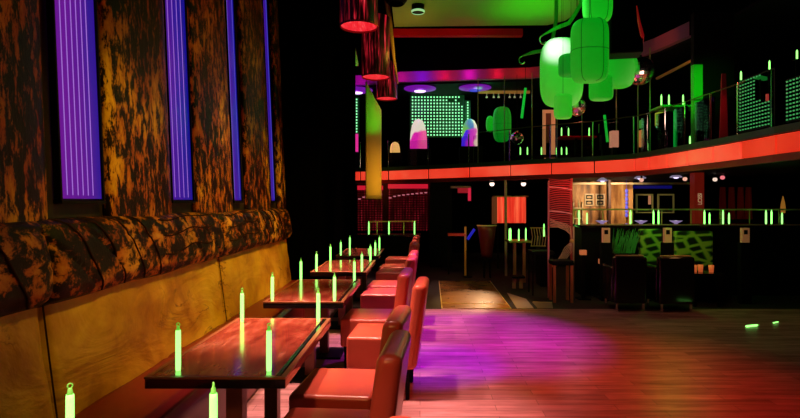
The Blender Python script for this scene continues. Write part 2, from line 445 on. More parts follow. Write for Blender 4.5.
for si,(y0,y1) in enumerate(secs):
    P=[(-2.03,1.06),(-1.97,1.07),(-1.905,1.10),(-1.875,1.17),(-1.875,1.26),(-1.89,1.36),(-1.91,1.44),(-1.94,1.50),(-1.985,1.525),(-2.03,1.53)]
    def hf(u,v,y0=y0,y1=y1,si=si):
        y=y0+(y1-y0)*u; k=v*(len(P)-1); i=min(int(k),len(P)-2); f=k-i
        x=P[i][0]*(1-f)+P[i+1][0]*f; z=P[i][1]*(1-f)+P[i+1][1]*f
        w=math.sin(math.pi*min(1,max(0,v)))
        g=0
        q=((y*2.6+z*3.4) %1.0); q=min(q,1-q)
        if (int(y*.9+si)%2)==0: g=math.exp(-(q/.035)**2)
        q2=(z*5.5+y*.35)%1.0; q2=min(q2,1-q2)
        if (int(y*.9+si)%2)==1: g=max(g,math.exp(-(q2/.045)**2)*.8)
        e=min(u,1-u)*(y1-y0)
        x+=w*(-.022*g+.014*mnoise.noise(Vector((y*2.3,z*4,1)))+.008*mnoise.noise(Vector((y*7,z*9,5)))-.035*math.exp(-e/.03))
        z+=(.025*mnoise.noise(Vector((y*2.1,0,9)))) *(1-v)
        return (x-bl.x,y-bl.y,z)
    m=MB().grid(hf,int(60*(y1-y0))+6,40)
    for u in (0,1):
        b=len(m.v); ring=[hf(u,j/18) for j in range(19)]; m.v+=ring; m.f.append(tuple(range(b,b+19)))
    hr=m.build('headrest',M['headrest'],bench,smooth=True)
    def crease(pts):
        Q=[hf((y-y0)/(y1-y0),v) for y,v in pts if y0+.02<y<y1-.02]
        if len(Q)>4: MB().tube([(q[0]+.004,q[1],q[2]) for q in Q],.0055,5).build('crease_shade',M['seamcrease'],hr)  # dark tube paints the shade lying in a headrest crease
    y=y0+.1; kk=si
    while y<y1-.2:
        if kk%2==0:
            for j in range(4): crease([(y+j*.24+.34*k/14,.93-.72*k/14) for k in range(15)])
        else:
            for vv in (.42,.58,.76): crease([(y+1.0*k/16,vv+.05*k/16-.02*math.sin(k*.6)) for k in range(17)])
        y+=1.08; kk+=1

# ------------------------------------------------------------------ glow sticks
def stick_proto():
    t=thing('glow_stick','','glow stick',(0,0,0),0,'green glow sticks standing on the tables')
    MB().lathe([(.0115,.0),(.0125,.006),(.0135,.03),(.0132,.19),(.012,.208)],16).build('tube',M['stick'],t,smooth=True)
    m=MB().lathe([(.011,.208),(.0085,.214),(.007,.226),(.004,.23)],14)
    m.tube([(.0075*math.cos(a),0,.2365+.0085*math.sin(a)) for a in [2*math.pi*k/14 for k in range(14)]],.0024,6,closed=True)
    m.build('cap',M['stickcap'],t,smooth=True)
    return t
SP=stick_proto(); used=[0]
def stick(loc,label,sc=1,tilt=None):
    if not used[0]: r=SP; used[0]=1; r.location=loc
    else: r=dup(SP,loc)
    r['label']=label; r.scale=(sc,sc,sc); r.rotation_euler=(0,0,random.uniform(0,6))
    if tilt: r.rotation_euler=tilt
    return r
small_me=None
def small_stick(loc,label,h=.25,group='distant glow sticks'):
    o=MB().lathe([(.012,0),(.0135,.01),(.013,h*.85),(.007,h*.92),(.003,h)],10).build('glow_stick',M['stick'],None,loc,True)
    return tag(o,label,'glow stick',group)

# ------------------------------------------------------------------ dining tables with chairs
ordn=['nearest','second','third','fourth','fifth']
def make_table(y0,label):
    t=thing('dining_table',label,'table',(-1.02,y0+.675,0),0,'long dining tables along the bench')
    B((-.35,-.675,.69),(.35,.675,.738)).build('table_edge',M['blackgloss'],t,bevel=.004,seg=2)
    B((-.325,-.655,.7385),(.295,.655,.75)).build('tabletop',M['tabletop'],t,bevel=.002,seg=2)
    r=MB()
    for x0,y0_,x1,y1_ in ((-.352,-.677,-.327,.677),(.325,-.677,.352,.677),(-.327,-.677,.325,-.657),(-.327,.657,.325,.677)):
        r.span((x0,y0_,.7382),(x1,y1_,.749))
    r.build('rim',M['rim'],t)
    for y in (-.36,.36):
        B((-.045,y-.045,.02),(.045,y+.045,.69)).build('leg',M['rim'],t,bevel=.006)
        B((-.2,y-.2,0),(.2,y+.2,.02)).build('base_plate',M['black'],t,bevel=.005)
    return t
tprefix=['nearest dining table, cut off below the frame','second dining table, the large one with all four glow sticks showing','third dining table from the front, behind the large one','fourth dining table along the bench','farthest dining table, beyond the end of the bench']
for k in range(5):
    y0=.65+2*k
    make_table(y0,'red wood-topped black-edged '+tprefix[k])
    for sx,sn in ((-.29,'wall-side'),(.28,'aisle-side')):
        for sy,yn in ((-.60,'near'),(.60,'far')):
            if k==0 and sy<0: continue
            dx=random.uniform(-.02,.02); dy=random.uniform(-.03,.03)
            if k==1: dx,dy={(-.29,-.60):(.06,.03),(.28,-.60):(-.038,.02),(-.29,.60):(.02,-.06),(.28,.60):(0,-.05)}[(sx,sy)]
            if k==0: dx,dy=(.105,-.09) if sx<0 else (.025,-.08)
            stick((-1.02+sx+dx,y0+.675+sy+dy,.7505),'green glow stick on the %s dining table, %s %s corner'%(ordn[k],yn,sn))
def chair_proto():
    t=thing('dining_chair','','chair',(0,0,0),0,'red leather dining chairs along the aisle')
    B((-.72,-.262,.25),(-.235,.262,.52)).build('seat',M['chairleather'],t,bevel=.028,seg=4)
    m=MB().box((-.160,0,.60),(.118,.525,.70),0,.13); m.build('backrest',M['chairleather'],t,bevel=.045,seg=5)
    for x,y in ((-.67,-.21),(-.67,.21),(-.22,-.21),(-.22,.21)):
        MB().lathe([(.016,0),(.022,.27)],4,(x,y,0)).build('leg',M['black'],t)
    w=MB().tube([(-.236,-.255,.505),(-.236,.255,.505)],.006,6); w.build('piping',M['redleather'],t)
    return t
CP=chair_proto(); first=[1]
chairs=[(1.17,.035,'nearest table, only the top of its back showing'),(2.3,0,'second table, nearer of the pair'),(2.97,-.015,'second table, farther of the pair'),
        (4.3,.13,'third table, pulled out into the aisle'),(4.97,-.02,'third table, tucked in close'),(6.3,.02,'fourth table, nearer of the pair'),(6.97,.03,'fourth table, farther of the pair'),
        (8.3,.04,'fifth table, nearer of the pair'),(8.97,.02,'fifth table, farther of the pair'),(10.3,.05,'row end, beyond the last table')]
for y,dx,lb in chairs:
    c=CP if first[0] else dup(CP,(0,0,0)); first[0]=0
    c.location=(dx,y+.265,0); c['label']='red leather dining chair at the '+lb
    c.rotation_euler=(0,0,-.07+random.uniform(-.025,.025))

# ------------------------------------------------------------------ pendant lamps over the tables
def pendant(x,y,z,r,h,label):
    t=thing('pendant_lamp',label,'pendant lamp',(x,y,z),0,'red fringed pendant lamps over the dining tables')
    MB().lathe([(r,0),(r*1.01,.02),(r*1.0,h*.5),(r*.98,h),(r*.6,h+.03)],40,cap0=False).build('shade',M['fringe'],t,smooth=True)
    MB().lathe([(r*.97,.012),(r*.97,.02)],40).build('diffuser',M['diffuser'],t)
    MB().lathe([(r*1.03,-.012),(r*1.03,.012),(r*.98,.012),(r*.98,-.012)],40,cap0=False,cap1=False).build('rim',M['darkred'],t)
    MB().tube([(0,0,h+.03),(0,0,6.2-z)],.012,8).build('cord',M['black'],t)
    return t
pendant(-.80,7.0,az(26.5,7.0),.245,1.15,'red fringed pendant lamp, the largest, cut by the frame top')
pendant(-.82,9.9,az(77,9.9),.26,1.1,'red fringed pendant lamp hanging between its two neighbours')
pendant(-.80,12.8,az(98.5,12.8),.25,.85,'red fringed pendant lamp, smallest and lowest, behind the sail banner')
pendant(-.80,4.1,3.93,.245,1.15,'red fringed pendant lamp over the large table, above the frame')
pendant(-.80,1.2,3.93,.245,1.15,'red fringed pendant lamp over the nearest table, above the frame')
for y,w in ((1.2,900),(4.1,1050),(7.0,900),(9.9,800)):
    spot('pendant_light',(-.80,y,3.9),(-.72,y+.0,.5),(1,.52,.40),w*.68,50,.85,.10)
    spot('wall_side_downlight',(-1.75,y,4.3),(-.75,y,.6),(1,.54,.40),w*.95,37,.9,.06)

# ------------------------------------------------------------------ mezzanine with its glowing fascia
MZ=[(330,14.6),(352,14.3),(388,13.85),(450,12.8),(510,11.75),(530,11.4),(551,11.1),(594,10.6),(635,9.95),(649,9.55),(667,9.0),(687,8.42),(700,8.05),(741,7.1),(776,6.4),(812,5.85),(860,5.2)]
def mzY(px):
    for (a,ya),(b,yb) in zip(MZ,MZ[1:]):
        if a<=px<=b: return ya+(yb-ya)*(px-a)/(b-a)
def mzp(px): y=mzY(px); return (ax(px,y),y)
def mline(a,b,step=8):
    n=max(1,int((b-a)/step)); return [mzp(a+(b-a)*k/n) for k in range(n+1)]
full=mline(331,859,6)
slab=full+[(full[-1][0]+4.5,full[-1][1]),(8.98,14),(8.98,16.98),(-3.9,16.98),(-3.9,14.7)]
def off(line,t):
    L=[Vector(p) for p in line]; o=[]
    for i in range(len(L)):
        d=(L[min(i+1,len(L)-1)]-L[max(i-1,0)]).normalized(); o.append(tuple(L[i]+Vector((-d.y,d.x))*t))
    return o
inner=off(full,.06)
struct(MB().prism(inner+slab[len(full):],2.20,2.44).build('floor_mezzanine',M['black']))
struct(MB().ribbon(off(full,-.03),2.105,2.19,.10).build('trim_balcony_lower',M['darkred']))
struct(MB().ribbon(off(full,-.01),2.44,2.53,.14).build('trim_balcony_upper',plain('balcony_kerb',(.02,.06,.03),.3)))
joints=[332,360,388,428,469,510,551,594,635,649,667,687,713,741,776,812,858]
names=['far end, behind the black partition','far end, just behind the sail banner','right of the sail banner','below the pink dome lamp','below the mixed dome lamp','above the orange curtain','above the red cord screen','above the framed bar pictures','first on the bend','second on the bend','third on the bend','above the red sign column','first past the green pillar','under the LED mesh panels','second last on the side run','last seen, at the frame edge','beyond the frame edge']
for i,(a,b) in enumerate(zip(joints,joints[1:])):
    L=mline(a+ (b-a)*.012+.5,b-.9,7)
    o=MB().ribbon(L,2.20,2.425,.05).build('fascia_light_panel',M['strip'] if a<735 else M['stripred'])
    tag(o,'glowing red balcony fascia panel, '+names[i],'light panel','glowing red balcony fascia panels')
# balustrade
posts=joints[1:-1]
for i,px in enumerate(posts):
    x,y=mzp(px)
    o=MB().tube([(x,y+.07,2.53),(x,y+.07,3.22)],.016,8).build('balustrade_post',M['chrome'])
    tag(o,'slim balcony rail post on the fascia joint '+names[i+1].replace('beyond the frame edge','off frame'),'post','balcony rail posts')
for i,(a,b) in enumerate(zip(joints[1:-1],joints[2:])):
    if b>740: continue
    L=off(mline(a+3,b-3,9),.065)
    o=MB().ribbon(L,2.55,3.17,.012).build('balustrade_glass',M['glass'])
    tag(o,'clear glass balcony balustrade pane, '+names[i+1],'glass pane','balustrade glass panes')
rl=off(mline(478,740,8),.07)
tag(MB().tube([(p[0],p[1],3.235) for p in rl],.010,8).build('balcony_handrail',plain('handrail_metal',(.1,.12,.05),.3,.5)),'thin metal handrail along the glass balcony front','handrail')
# soffit fascia of the storey above
FA=[(-3.9,14.6),(-1.6,13.95),(-.59,13.6),(1.0,13.4),(2.71,13.15),(3.7,12.6),(4.35,11.8),(4.75,10.8),(4.95,9.8),(5.0,8.4),(5.0,5.5)]
struct(MB().ribbon(FA[:9],4.68,4.94,.12).build('trim_upper_fascia',plain('fascia_paint',(.42,.16,.36),.6,spec=.05)))
struct(MB().ribbon(FA[8:],4.68,4.94,.12).build('trim_upper_fascia_unlit',M['blackmatte']))  # unlit run of the fascia, its darkness put into black material
struct(MB().ribbon(FA,4.94,6.2,.12).build('wall_upper_bulkhead',M['blackmatte']))
struct(MB().prism(off(FA,.12)+[(8.98,5.5),(8.98,16.98),(-3.9,16.98)],4.63,4.68).build('ceiling_mezzanine',M['black']))
for px,py,Y,col,w in ((357,79,13.65,(.75,.0,.7),3),(400,76,13.35,(.9,.0,.42),2.4),(421,76,13.3,(.2,.0,1),3.2),(443,75,13.25,(1,.0,.06),2.6),(469,74,13.2,(.75,.0,.55),2.6),(497,73,13.1,(1,.0,.04),1.9),(522,72,13.0,(1,.01,.005),1.1)):
    x,y,z=at(px,py,Y); point('fascia_uplight',(x,y,z+.02),col,w,.04)
spot('side_fascia_wash',(3.6,9.8,4.2),(4.75,10.4,4.8),(1,.10,.02),14,34,.9)
struct(MB().tube([at(657,78.5,11.9),at(697,58,10.3)],.035,8).build('trim_brass_side_rail',plain('rail_gilt',(.8,.4,.2),.4,.3)))
# ceiling raft
rp=[(-.45,6.2),(2.5,6.2),(2.75,6.6),(2.82,9.6),(2.72,10.0),(2.45,10.25),(-.5,10.35)]
struct(MB().prism(rp,5.02,5.10).build('ceiling_raft',plain('raft_plaster',(.30,.42,.22),.7,spec=.1)))
struct(B((-.52,10.36,4.86),(2.0,10.5,4.99)).build('trim_raft_edge',M['redpaint']))
spot('raft_green_wash',(1.95,9.1,4.05),(1.95,9.35,5.02),(.0,1,.0),44,105,1,.1)
spot('raft_green_fill',(1.0,8.6,3.9),(.9,9.2,5.02),(.0,1,.0),9,105,1,.1)
spot('raft_olive_wash',(-.1,9.0,4.0),(-.1,9.3,5.02),(.62,.75,.0),5.5,100,1,.1)
spot('raft_edge_red',(.8,9.7,4.5),(.9,10.36,4.9),(1,.0,.1),4,110,1,.1)
def downlight(px,py,Y,label,r=.11):
    x,y,z=at(px,py,Y); t=thing('ceiling_downlight',label,'downlight',(x,y,5.02))
    MB().lathe([(r,-.12),(r,0)],24).build('housing',M['black'],t)
    MB().lathe([(r*.95,-.135),(r*1.05,-.12),(r*1.05,-.10),(r*.95,-.10)],24,cap0=False,cap1=False).build('rim',plain('rim_green',(.6,.9,.6),.4,emit=(.5,1,.5),es=.5),t)
    return t
downlight(418,9,9.2,'small black drum downlight with pale lit rim on the green ceiling')
x,y,z=at(396,-1,8.6); o=thing('ceiling_speaker','round black speaker on the green ceiling, cut by the frame top','speaker',(x,y,5.02))
MB().lathe([(.14,-.2),(.18,-.14),(.18,0)],28).build('housing',M['black'],o,smooth=False); MB().lathe([(.12,-.215),(.12,-.2)],24).build('grille',M['blackmatte'],o)
# soffit lights; each dish paints the violet glow on the ceiling around it
for px,Y,mat,lb,w in ((420,14.0,'violetlens','brightest violet ceiling light with its soffit glow, above the green LED wall',16),(475,13.9,'bluelens','blue-violet ceiling light with its soffit glow, right of the LED wall',12),(357,14.2,'violetlens','violet ceiling light with its soffit glow, left of the sail banner',8)):
    x=ax(px,Y); t=thing('soffit_light',lb,'ceiling light',(x,Y,4.605),0,'violet lights with their glow under the upper soffit')
    MB().lathe([(.16,-.075),(.42,-.02),(.42,0)],30,cap0=False).build('dish',M['soffitglow'],t,smooth=True)
    MB().lathe([(.15,-.085),(.15,-.06)],24).build('lens',M[mat],t); MB().lathe([(.05,-.02),(.05,.024)],12).build('mount',M['black'],t)
    point('dish_glow',(x,Y-.1,4.42),(.4,.02,1),w*.16,.06)

# ------------------------------------------------------------------ green LED wall and lamps on the mezzanine
def led_panel(name,x0,x1,y,z0,z1,nx,nz,label,holes=(),dot=.019):
    t=thing(name,label,'LED screen',((x0+x1)/2,y,z0))
    w=x1-x0; h=z1-z0
    B((-w/2-.03,.01,-.02),(w/2+.03,.06,h+.02)).build('backing',M['ledback'],t)
    m=MB()
    for i in range(nx):
        for j in range(nz):
            X=-w/2+w*(i+.5)/nx; Z=h*(j+.5)/nz
            if any((i-a)**2+(j-b)**2<=r*r for a,b,r in holes): continue
            m.box((X,.005,Z),(dot*2,.01,dot*2))
    m.build('led_dots',M['led'],t)['kind']='stuff'; return t
led_panel('led_wall',ax(411,15),ax(463.5,15),15,az(136.5,15),az(95.5,15),17,13,'green LED dot wall behind the dome lamps',[(15.8,11,1.2),(12.3,11,.9)])
led_panel('led_column',ax(466,15),ax(469.5,15),15,az(128,15),az(101,15),1,10,'single thin column of green LEDs right of the LED wall')
led_panel('led_column',ax(352.5,15.2),ax(358,15.2),15.2,az(136,15.2),az(98,15.2),2,13,'narrow green LED strip left of the sail banner')
t=thing('magenta_lamp','upright magenta lamp below the narrow LED strip','lamp',(ax(355.8,15.1),15.1,2.44)); zz=az(152,15.1)-2.44
B((-.065,-.05,zz),(.065,.05,az(134,15.1)-2.44)).build('lamp_tube',emat('magenta_tube',(.9,.03,.35),.8),t); B((-.06,-.05,0),(.06,.05,zz)).build('stand',M['black'],t)
def dome(px,py0,py1,wpx,Y,mat,label):
    x,y,z=at(px,py0,Y); h=(py0-py1)*Y/533; r=wpx*Y/533/2
    t=thing('dome_lamp',label,'lamp',(x,y,2.44))
    MB().lathe([(r*1.0,0),(r*.99,h*.3),(r*.93,h*.55),(r*.78,h*.78),(r*.5,h*.94),(r*.15,h)],26).build('dome_shade',M[mat],t,(0,0,z-2.44),smooth=True)
    B((-r*1.25,-r,0),(r*1.4,r,z-2.44)).build('plinth',M['black'],t,bevel=.01)
    return t
dome(418.5,149.5,119,17,14.1,'domepink','pink and cream dome lamp on a black plinth before the LED wall')
dome(470,147,119,17,14.0,'domemix','many-coloured dome lamp in green, blue, pink and white')
dome(395,153,142,10,14.5,'domeamber','small amber dome lamp left of the pink one')
# lanterns, a lantern reflection on the mezzanine, and mirror balls
def lantern(px,py0,py1,wpx,Y,mat,label,top=None,e=.5,dep=None,group='green cloth lanterns in the hanging cluster',ring=True):
    z0=az(py1,Y); z1=az(py0,Y); w=wpx*Y/533; x=ax(px,Y)
    t=thing('hanging_lantern',label,'lantern',(x,Y,z0),0,group)
    h=z1-z0; d=dep or w
    MB().superell((0,0,h/2),(w,d,h),e,48,26).build('lantern_body',M[mat],t,smooth=True)
    if ring:
        m=MB(); 
        pw=lambda q,ee: math.copysign(abs(q)**ee,q)
        m.tube([(.503*w*pw(math.cos(a),.75)*1.0,.503*d*pw(math.sin(a),.75),h*.5) for a in [2*math.pi*k/40 for k in range(40)]],.0035,5,closed=True)
        for th in (-1.15,-2.2):
            cx,sy=pw(math.cos(th),.75),pw(math.sin(th),.75)
            m.tube([(.503*w*cx*pw(math.cos(p),e),.503*d*sy*pw(math.cos(p),e),h/2+.503*h*pw(math.sin(p),e)) for p in [-1.45+2.9*k/24 for k in range(25)]],.0035,5)
        m.build('seam_wires',M['seam'],t)
    MB().tube([(0,0,h*.98),(0,0,(top or 6.2)-z0)],.0022,5).build('cord',M['black'],t)
    return t
lantern(597.5,-22,23,29,6.95,'lantern','topmost green lantern of the cluster, cut by the frame top',dep=.26)
lantern(589.5,20.5,82,36,6.6,'lanterndim','front green lantern of the cluster, tall with seam lines',e=.36,dep=.38)
lantern(561.5,39,107,42,7.65,'lantern','large green lantern with a white hot patch, left of the cluster',e=.55,dep=.45,ring=False)
lantern(563,94,119,18,6.98,'lantern','small lowest green lantern at the left of the cluster',e=.36,ring=False,dep=.14)
lantern(601,76,100.5,23,7.15,'lanterndim','small green lantern under the front tall one',e=.36,ring=False,dep=.25)
lantern(617,55,88,32,7.95,'lanterndim','squat green lantern below the black speaker',e=.5,ring=False,dep=.4)
lantern(630,56,75,14,8.35,'lanterndim','smallest round green lantern beside the large mirror ball',e=.8,ring=False,dep=.22)
lantern(571,55,76,24,7.2,'lanterndark','darker mid lantern overlapping the large left lantern',e=.3,ring=False,dep=.28)
lantern(502,107,142,18,13.3,'lanterndark','dark green lantern reflection in the balcony glass, built as a lantern, left of its post',4.63,.6,group='lantern reflections in the balcony glass')  # lantern reflection in the glass, modelled here and below as hanging lanterns
lantern(490,116,132,8,13.6,'lanterndim','small bright green part of the lantern reflection, built as a lantern beside the dark one',4.63,.8,group='lantern reflections in the balcony glass',ring=False)
spot('lantern_hot_spot',(1.0,5.6,4.75),at(556,47,7.45),(1,.72,.95),650,12.5,1,.03)  # added beam from the front, standing for the lamp behind the lantern
def mirror_ball(px,py,rpx,Y,label,top):
    x,y,z=at(px,py,Y); r=rpx*Y/533; t=thing('mirror_ball',label,'mirror ball',(x,y,z),.3)
    m=MB(); n=22; k=14
    m.lathe([(max(.004,r*math.cos(-math.pi/2+math.pi*j/k)),r*math.sin(-math.pi/2+math.pi*j/k)) for j in range(k+1)],n)
    m.build('mirror_sphere',M['mirror'],t); MB().lathe([(.03,r*.96),(.03,r*1.12),(.012,r*1.15)],12).build('cap',M['chrome'],t)
    MB().tube([(0,0,r*1.1),(0,0,top-z)],.006,6).build('cord',M['black'],t)
mirror_ball(640,71,14,8.6,'large mirror ball right of the green lanterns',6.2)
mirror_ball(577,107,9,8.2,'small mirror ball below the green lanterns',6.2)
mirror_ball(517,138,6.5,12.6,'dark little mirror ball hanging inside the balcony',4.63)
sx,sy,sz=at(624,56,7.4)
t=thing('hanging_speaker','black box speaker with a red lit side edge, hanging beside the green lanterns','speaker',(sx,sy,sz),-.2)
B((-.22,-.17,0),(.22,.17,.92)).build('cabinet',M['black'],t,bevel=.015); B((-.19,-.185,.03),(.19,-.172,.89)).build('grille',M['blackmatte'],t)
MB().tube([(.225,-.1,.12),(.20,-.17,.22),(.16,-.185,.4),(.13,-.19,.62)],[.008,.03,.02,.006],8).build('side_red_light',plain('speaker_red_light',(.4,.02,.02),.4,emit=(.3,.004,.006),es=.4),t,smooth=True)  # red light on the cabinet's side, put in as a glowing tube
MB().tube([(0,0,.92),(0,0,6.2-sz)],.02,8).build('bracket',M['black'],t)
def arm(pts,label):
    t=thing('lighting_bracket',label,'bracket',pts[0],0,'green lit brackets by the lanterns')
    p0=Vector(pts[0]); MB().tube([tuple(Vector(p)-p0) for p in pts],[.012]+[.03]*(len(pts)-2)+[.018],8).build('arm',M['greenlit'],t,smooth=True)
    a=[(.05*math.cos(q),0,-.07+.06*math.sin(q)) for q in [math.pi*.5+k*.35 for k in range(13)]]
    MB().tube(a,.012,6).build('hook',M['chrome'],t)
arm([at(543,35,7.8),at(556,28,7.8),at(569,23,7.8),at(575,14,7.8),at(581,4,7.8),at(584,-20,7.8),(at(584,-20,7.8)[0],7.8,6.2)],'upper green lit bracket arm reaching left of the lanterns')
arm([at(522,56,8.6),at(533,52.5,8.6),at(545,50,8.6),at(552,44,8.6),at(556,20,8.6),at(557,-30,8.6),(at(557,-30,8.6)[0],8.6,6.2)],'lower thin green bracket arm left of the large lantern')
point('mirror_ball_fill_pink',(3.5,7.6,3.25),(1,.55,.45),6,.15)  # two added fill lights that brighten the mirror balls
point('mirror_ball_fill_amber',(2.5,7.4,2.6),(1,.7,.4),2.5,.12)
point('bracket_green',(1.75,7.1,4.2),(.05,1,.1),10,.1)

# ------------------------------------------------------------------ sail banner
def sail(px0,px1,pytop,pyslant,pybot,Y,label,pole=True,cut=None):
    x0,x1=ax(px0,Y),ax(px1,Y); xm=(x0+x1)/2; zb=az(pybot,Y); zt=az(pytop,Y); zs=az(pyslant,Y)
    t=thing('sail_banner',label,'banner',(xm,Y,0),0)
    m=MB()
    def fn(u,v):
        x=x0+(x1-x0)*u-xm; top=zt+(zs-zt)*u**1.0
        z=zb+(top-zb)*v; return (x,.05*math.sin(math.pi*u)*-1,z)
    m.grid(fn,10,24)
    o=m.build('cloth',M['sail'],t,smooth=True); s=o.modifiers.new('Solid','SOLIDIFY'); s.thickness=.02
    if pole: MB().tube([(x0-xm+.1,.03,0 if pole is True else pole),(x0-xm+.1,.03,zb+.05)],.022,8).build('pole',M['gold'],t)
    else:
        MB().tube([(x0-xm+.02,0.03,zt-.3),(x0-xm+.02,.03,6.2)],.008,6).build('cord',M['black'],t)
    return t
sail(365.5,381.5,81,110,199,13.1,'tall yellow-green sail banner with slanted top on a gold pole',.0)
sail(352.5,358.5,30,64,66,13.3,'short green sail banner behind the largest pendant lamp',False)
tag(MB().tube([at(386,-6,10.4),at(391,30,10.4),at(394,58,10.4),at(398,84,10.4)],[.05,.04,.03,.012],8).build('yellow_lit_drape_edge',M['gold']),'thin slanting yellow-lit drape edge beside the green ceiling','drape')  # yellow light on the drape edge is put into gold paint
Ys=13.1
spot('sail_green',(-.9,12.0,3.1),at(371,112,Ys),(.10,1,.02),34,55,1)
spot('sail_amber',(-.75,12.0,1.9),at(373,172,Ys),(1,.40,.02),42,75,1)
spot('sail_back_green',(-1.3,12.75,4.3),at(356,48,13.3),(.05,1,.02),14,50,1)
point('drape_gold_light',(-.25,9.9,4.4),(1,.55,.05),5,.05)

# ------------------------------------------------------------------ below the balcony: far centre
def led_strings(px0,px1,py0,py1,Y,nx,nz,label):
    t=thing('bead_curtain',label,'bead curtain',(ax((px0+px1)/2,Y),Y,az(py1,Y)),0,'red lit bead curtains under the balcony')
    w=(px1-px0)*Y/533; h=(py1-py0)*Y/533
    for i in range(nx):
        m=MB(); X=-w/2+w*(i+.5)/nx
        m.box((X,0,h/2),(.006,.006,h))
        for j in range(nz): m.box((X,0,h*(j+.5)/nz),(w/nx*.72,.02,h/nz*.34))
        m.build('bead_string',M['ledred'],t)
    B((-w/2,-.03,h),(w/2,.03,h+.12)).build('lit_pelmet',emat('red_pelmet',(1,.015,.05),.55,(.4,.02,.03)),t)
    n=max(3,int(nx*.7)); pb=emat('pink_bead',(1,.25,.33),.5)
    for i in range(n):
        X=-w/2+w*(i+.5)/n; MB().box((X,-.03,h*(.78+.13*(i/n)**.6)),(w/n*.6,.02,.03)).build('pale_bead',pb,t)
led_strings(357.5,383,190,231,14.7,9,17,'dark red bead curtain behind the sail banner pole')
led_strings(388,428,188.5,231,14.7,14,18,'red bead curtain between sail banner and black pillar')
struct(B((ax(430,13.2),13.2,0),(ax(452,13.2),14.2,2.2)).build('trim_black_pillar',M['black']))
struct(B((ax(357,14.95),14.95,.83),(ax(429,14.95),15,2.2)).build('wall_maroon',plain('maroon_board',(.06,.003,.004),.6)))
# glossy side counter with brass gallery rail
Yc=12.75
zc=az(234,Yc)
t=thing('side_counter','black side counter under the sail banner with brass gallery rail','counter',(ax(388,Yc),Yc,0))
B((ax(354,Yc)-ax(388,Yc),-.22,zc-.05),(ax(421,Yc)-ax(388,Yc),.22,zc)).build('worktop',M['blackgloss'],t,bevel=.005)
B((ax(356,Yc)-ax(388,Yc),-.16,0),(ax(419,Yc)-ax(388,Yc),.2,zc-.05)).build('body',M['black'],t)
g=MB().tube([(ax(368,Yc)-ax(388,Yc),.18,az(222,Yc)),(ax(416,Yc)-ax(388,Yc),.18,az(221.5,Yc))],.014,8)
rb=plain('rail_brass_glow',(.8,.6,.15),.3,.5,emit=(.4,.3,.03),es=.12); g=g.build('gallery_rail',rb,t)  # brass glows: the yellow light on the rail is put into emission
for px in (369,376.5,389,403.5,415): MB().tube([(ax(px,Yc)-ax(388,Yc),.18,zc),(ax(px,Yc)-ax(388,Yc),.18,az(222,Yc)-.014)],.012,8).build('rail_post',rb,g)
for px,lb in ((369,'left end'),(389,'middle'),(414.5,'right end')):
    small_stick((ax(px,Yc),Yc-.05,zc+.001),'green glow stick at the %s of the black side counter'%lb,.31)
# little red topped table with brass post
Yt=11.8
t=thing('poseur_table','small red topped table with a brass leg past the dining row','table',(ax(458,Yt),Yt,0))
B((-.23,-.2,.88),(.16,.2,.92)).build('tabletop',plain('red_lit_top',(.7,.08,.08),.3),t,bevel=.004)
B((.125,-.19,0),(.17,-.14,1.08)).build('leg',plain('brass_leg',(.85,.48,.12),.4,.2),t,bevel=.004)
B((-.22,.12,0),(-.18,.17,.88)).build('leg',M['black'],t); B((.125,.14,0),(.165,.18,.88)).build('leg',M['black'],t)
spot('brass_leg_light',(.7,10.6,2.0),(1.05,11.7,.5),(1,.55,.12),22,60,.8)
p=at(467.5,239.5,11.5); t=thing('blue_light_tube','leaning blue light tube on a black stem beside the brass table leg','light tube',(p[0],11.5,0)); q=at(474.5,229,11.5)
MB().tube([(0,0,p[2]),(q[0]-p[0],0,q[2])],.03,8).build('light_tube',emat('blue_tube',(.01,.015,.6),.6),t); MB().tube([(0,0,0),(0,0,p[2])],.012,6).build('stem',M['black'],t); MB().lathe([(.1,0),(.1,.02)],16).build('base',M['black'],t)
# red canopy corner lamp
t=thing('red_lamp_canopy','red lit canopy corner hanging right of the black pillar','lamp',at(461,200,13.0))
h=14*13/533
B((-.25,-.02,h-.05),(.24,.3,h)).build('canopy_top',M['cream'],t); B((.17,-.03,-.02),(.24,.0,h-.05)).build('side_drop',emat('red_shade',(1,.02,.08),.6),t)
B((-.08,-.028,h*.5),(.17,.0,h-.05)).build('shade',emat('red_shade_dim',(1,.02,.05),.25),t)
MB().tube([(0,.1,h),(0,.1,2.2-at(461,200,13.0)[2])],.01,6).build('cord',M['black'],t)
# orange curtain and its pole
t=thing('orange_curtain','glowing orange-red curtain screen under the balcony','curtain',(ax(511.5,13),13,az(223,13)))
w=29*13/533; h=26*13/533
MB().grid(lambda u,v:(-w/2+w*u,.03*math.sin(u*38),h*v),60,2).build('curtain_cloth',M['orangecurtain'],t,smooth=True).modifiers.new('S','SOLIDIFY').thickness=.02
B((-w/2-.12,-.03,-.02),(-w/2,.05,h)).build('side_panel',plain('brown_panel',(.2,.06,.02),.5,emit=(.4,.1,.03),es=.2),t); B((-w/2-.1,-.04,h),(w/2+.05,.06,h+.03)).build('rail',M['gold'],t)
MB().tube([(-w/2+.02,0,-az(223,13)),(-w/2+.02,0,0)],.02,6).build('foot',M['black'],t); MB().tube([(w/2-.02,0,-az(223,13)),(w/2-.02,0,0)],.02,6).build('foot',M['black'],t)
tag(MB().tube([(ax(506,11.7),11.7,0),(ax(505.5,11.7),11.7,2.1)],.03,8).build('slim_post',plain('cream_post',(.7,.5,.35),.5)),'slim cream post in front of the orange curtain','post')
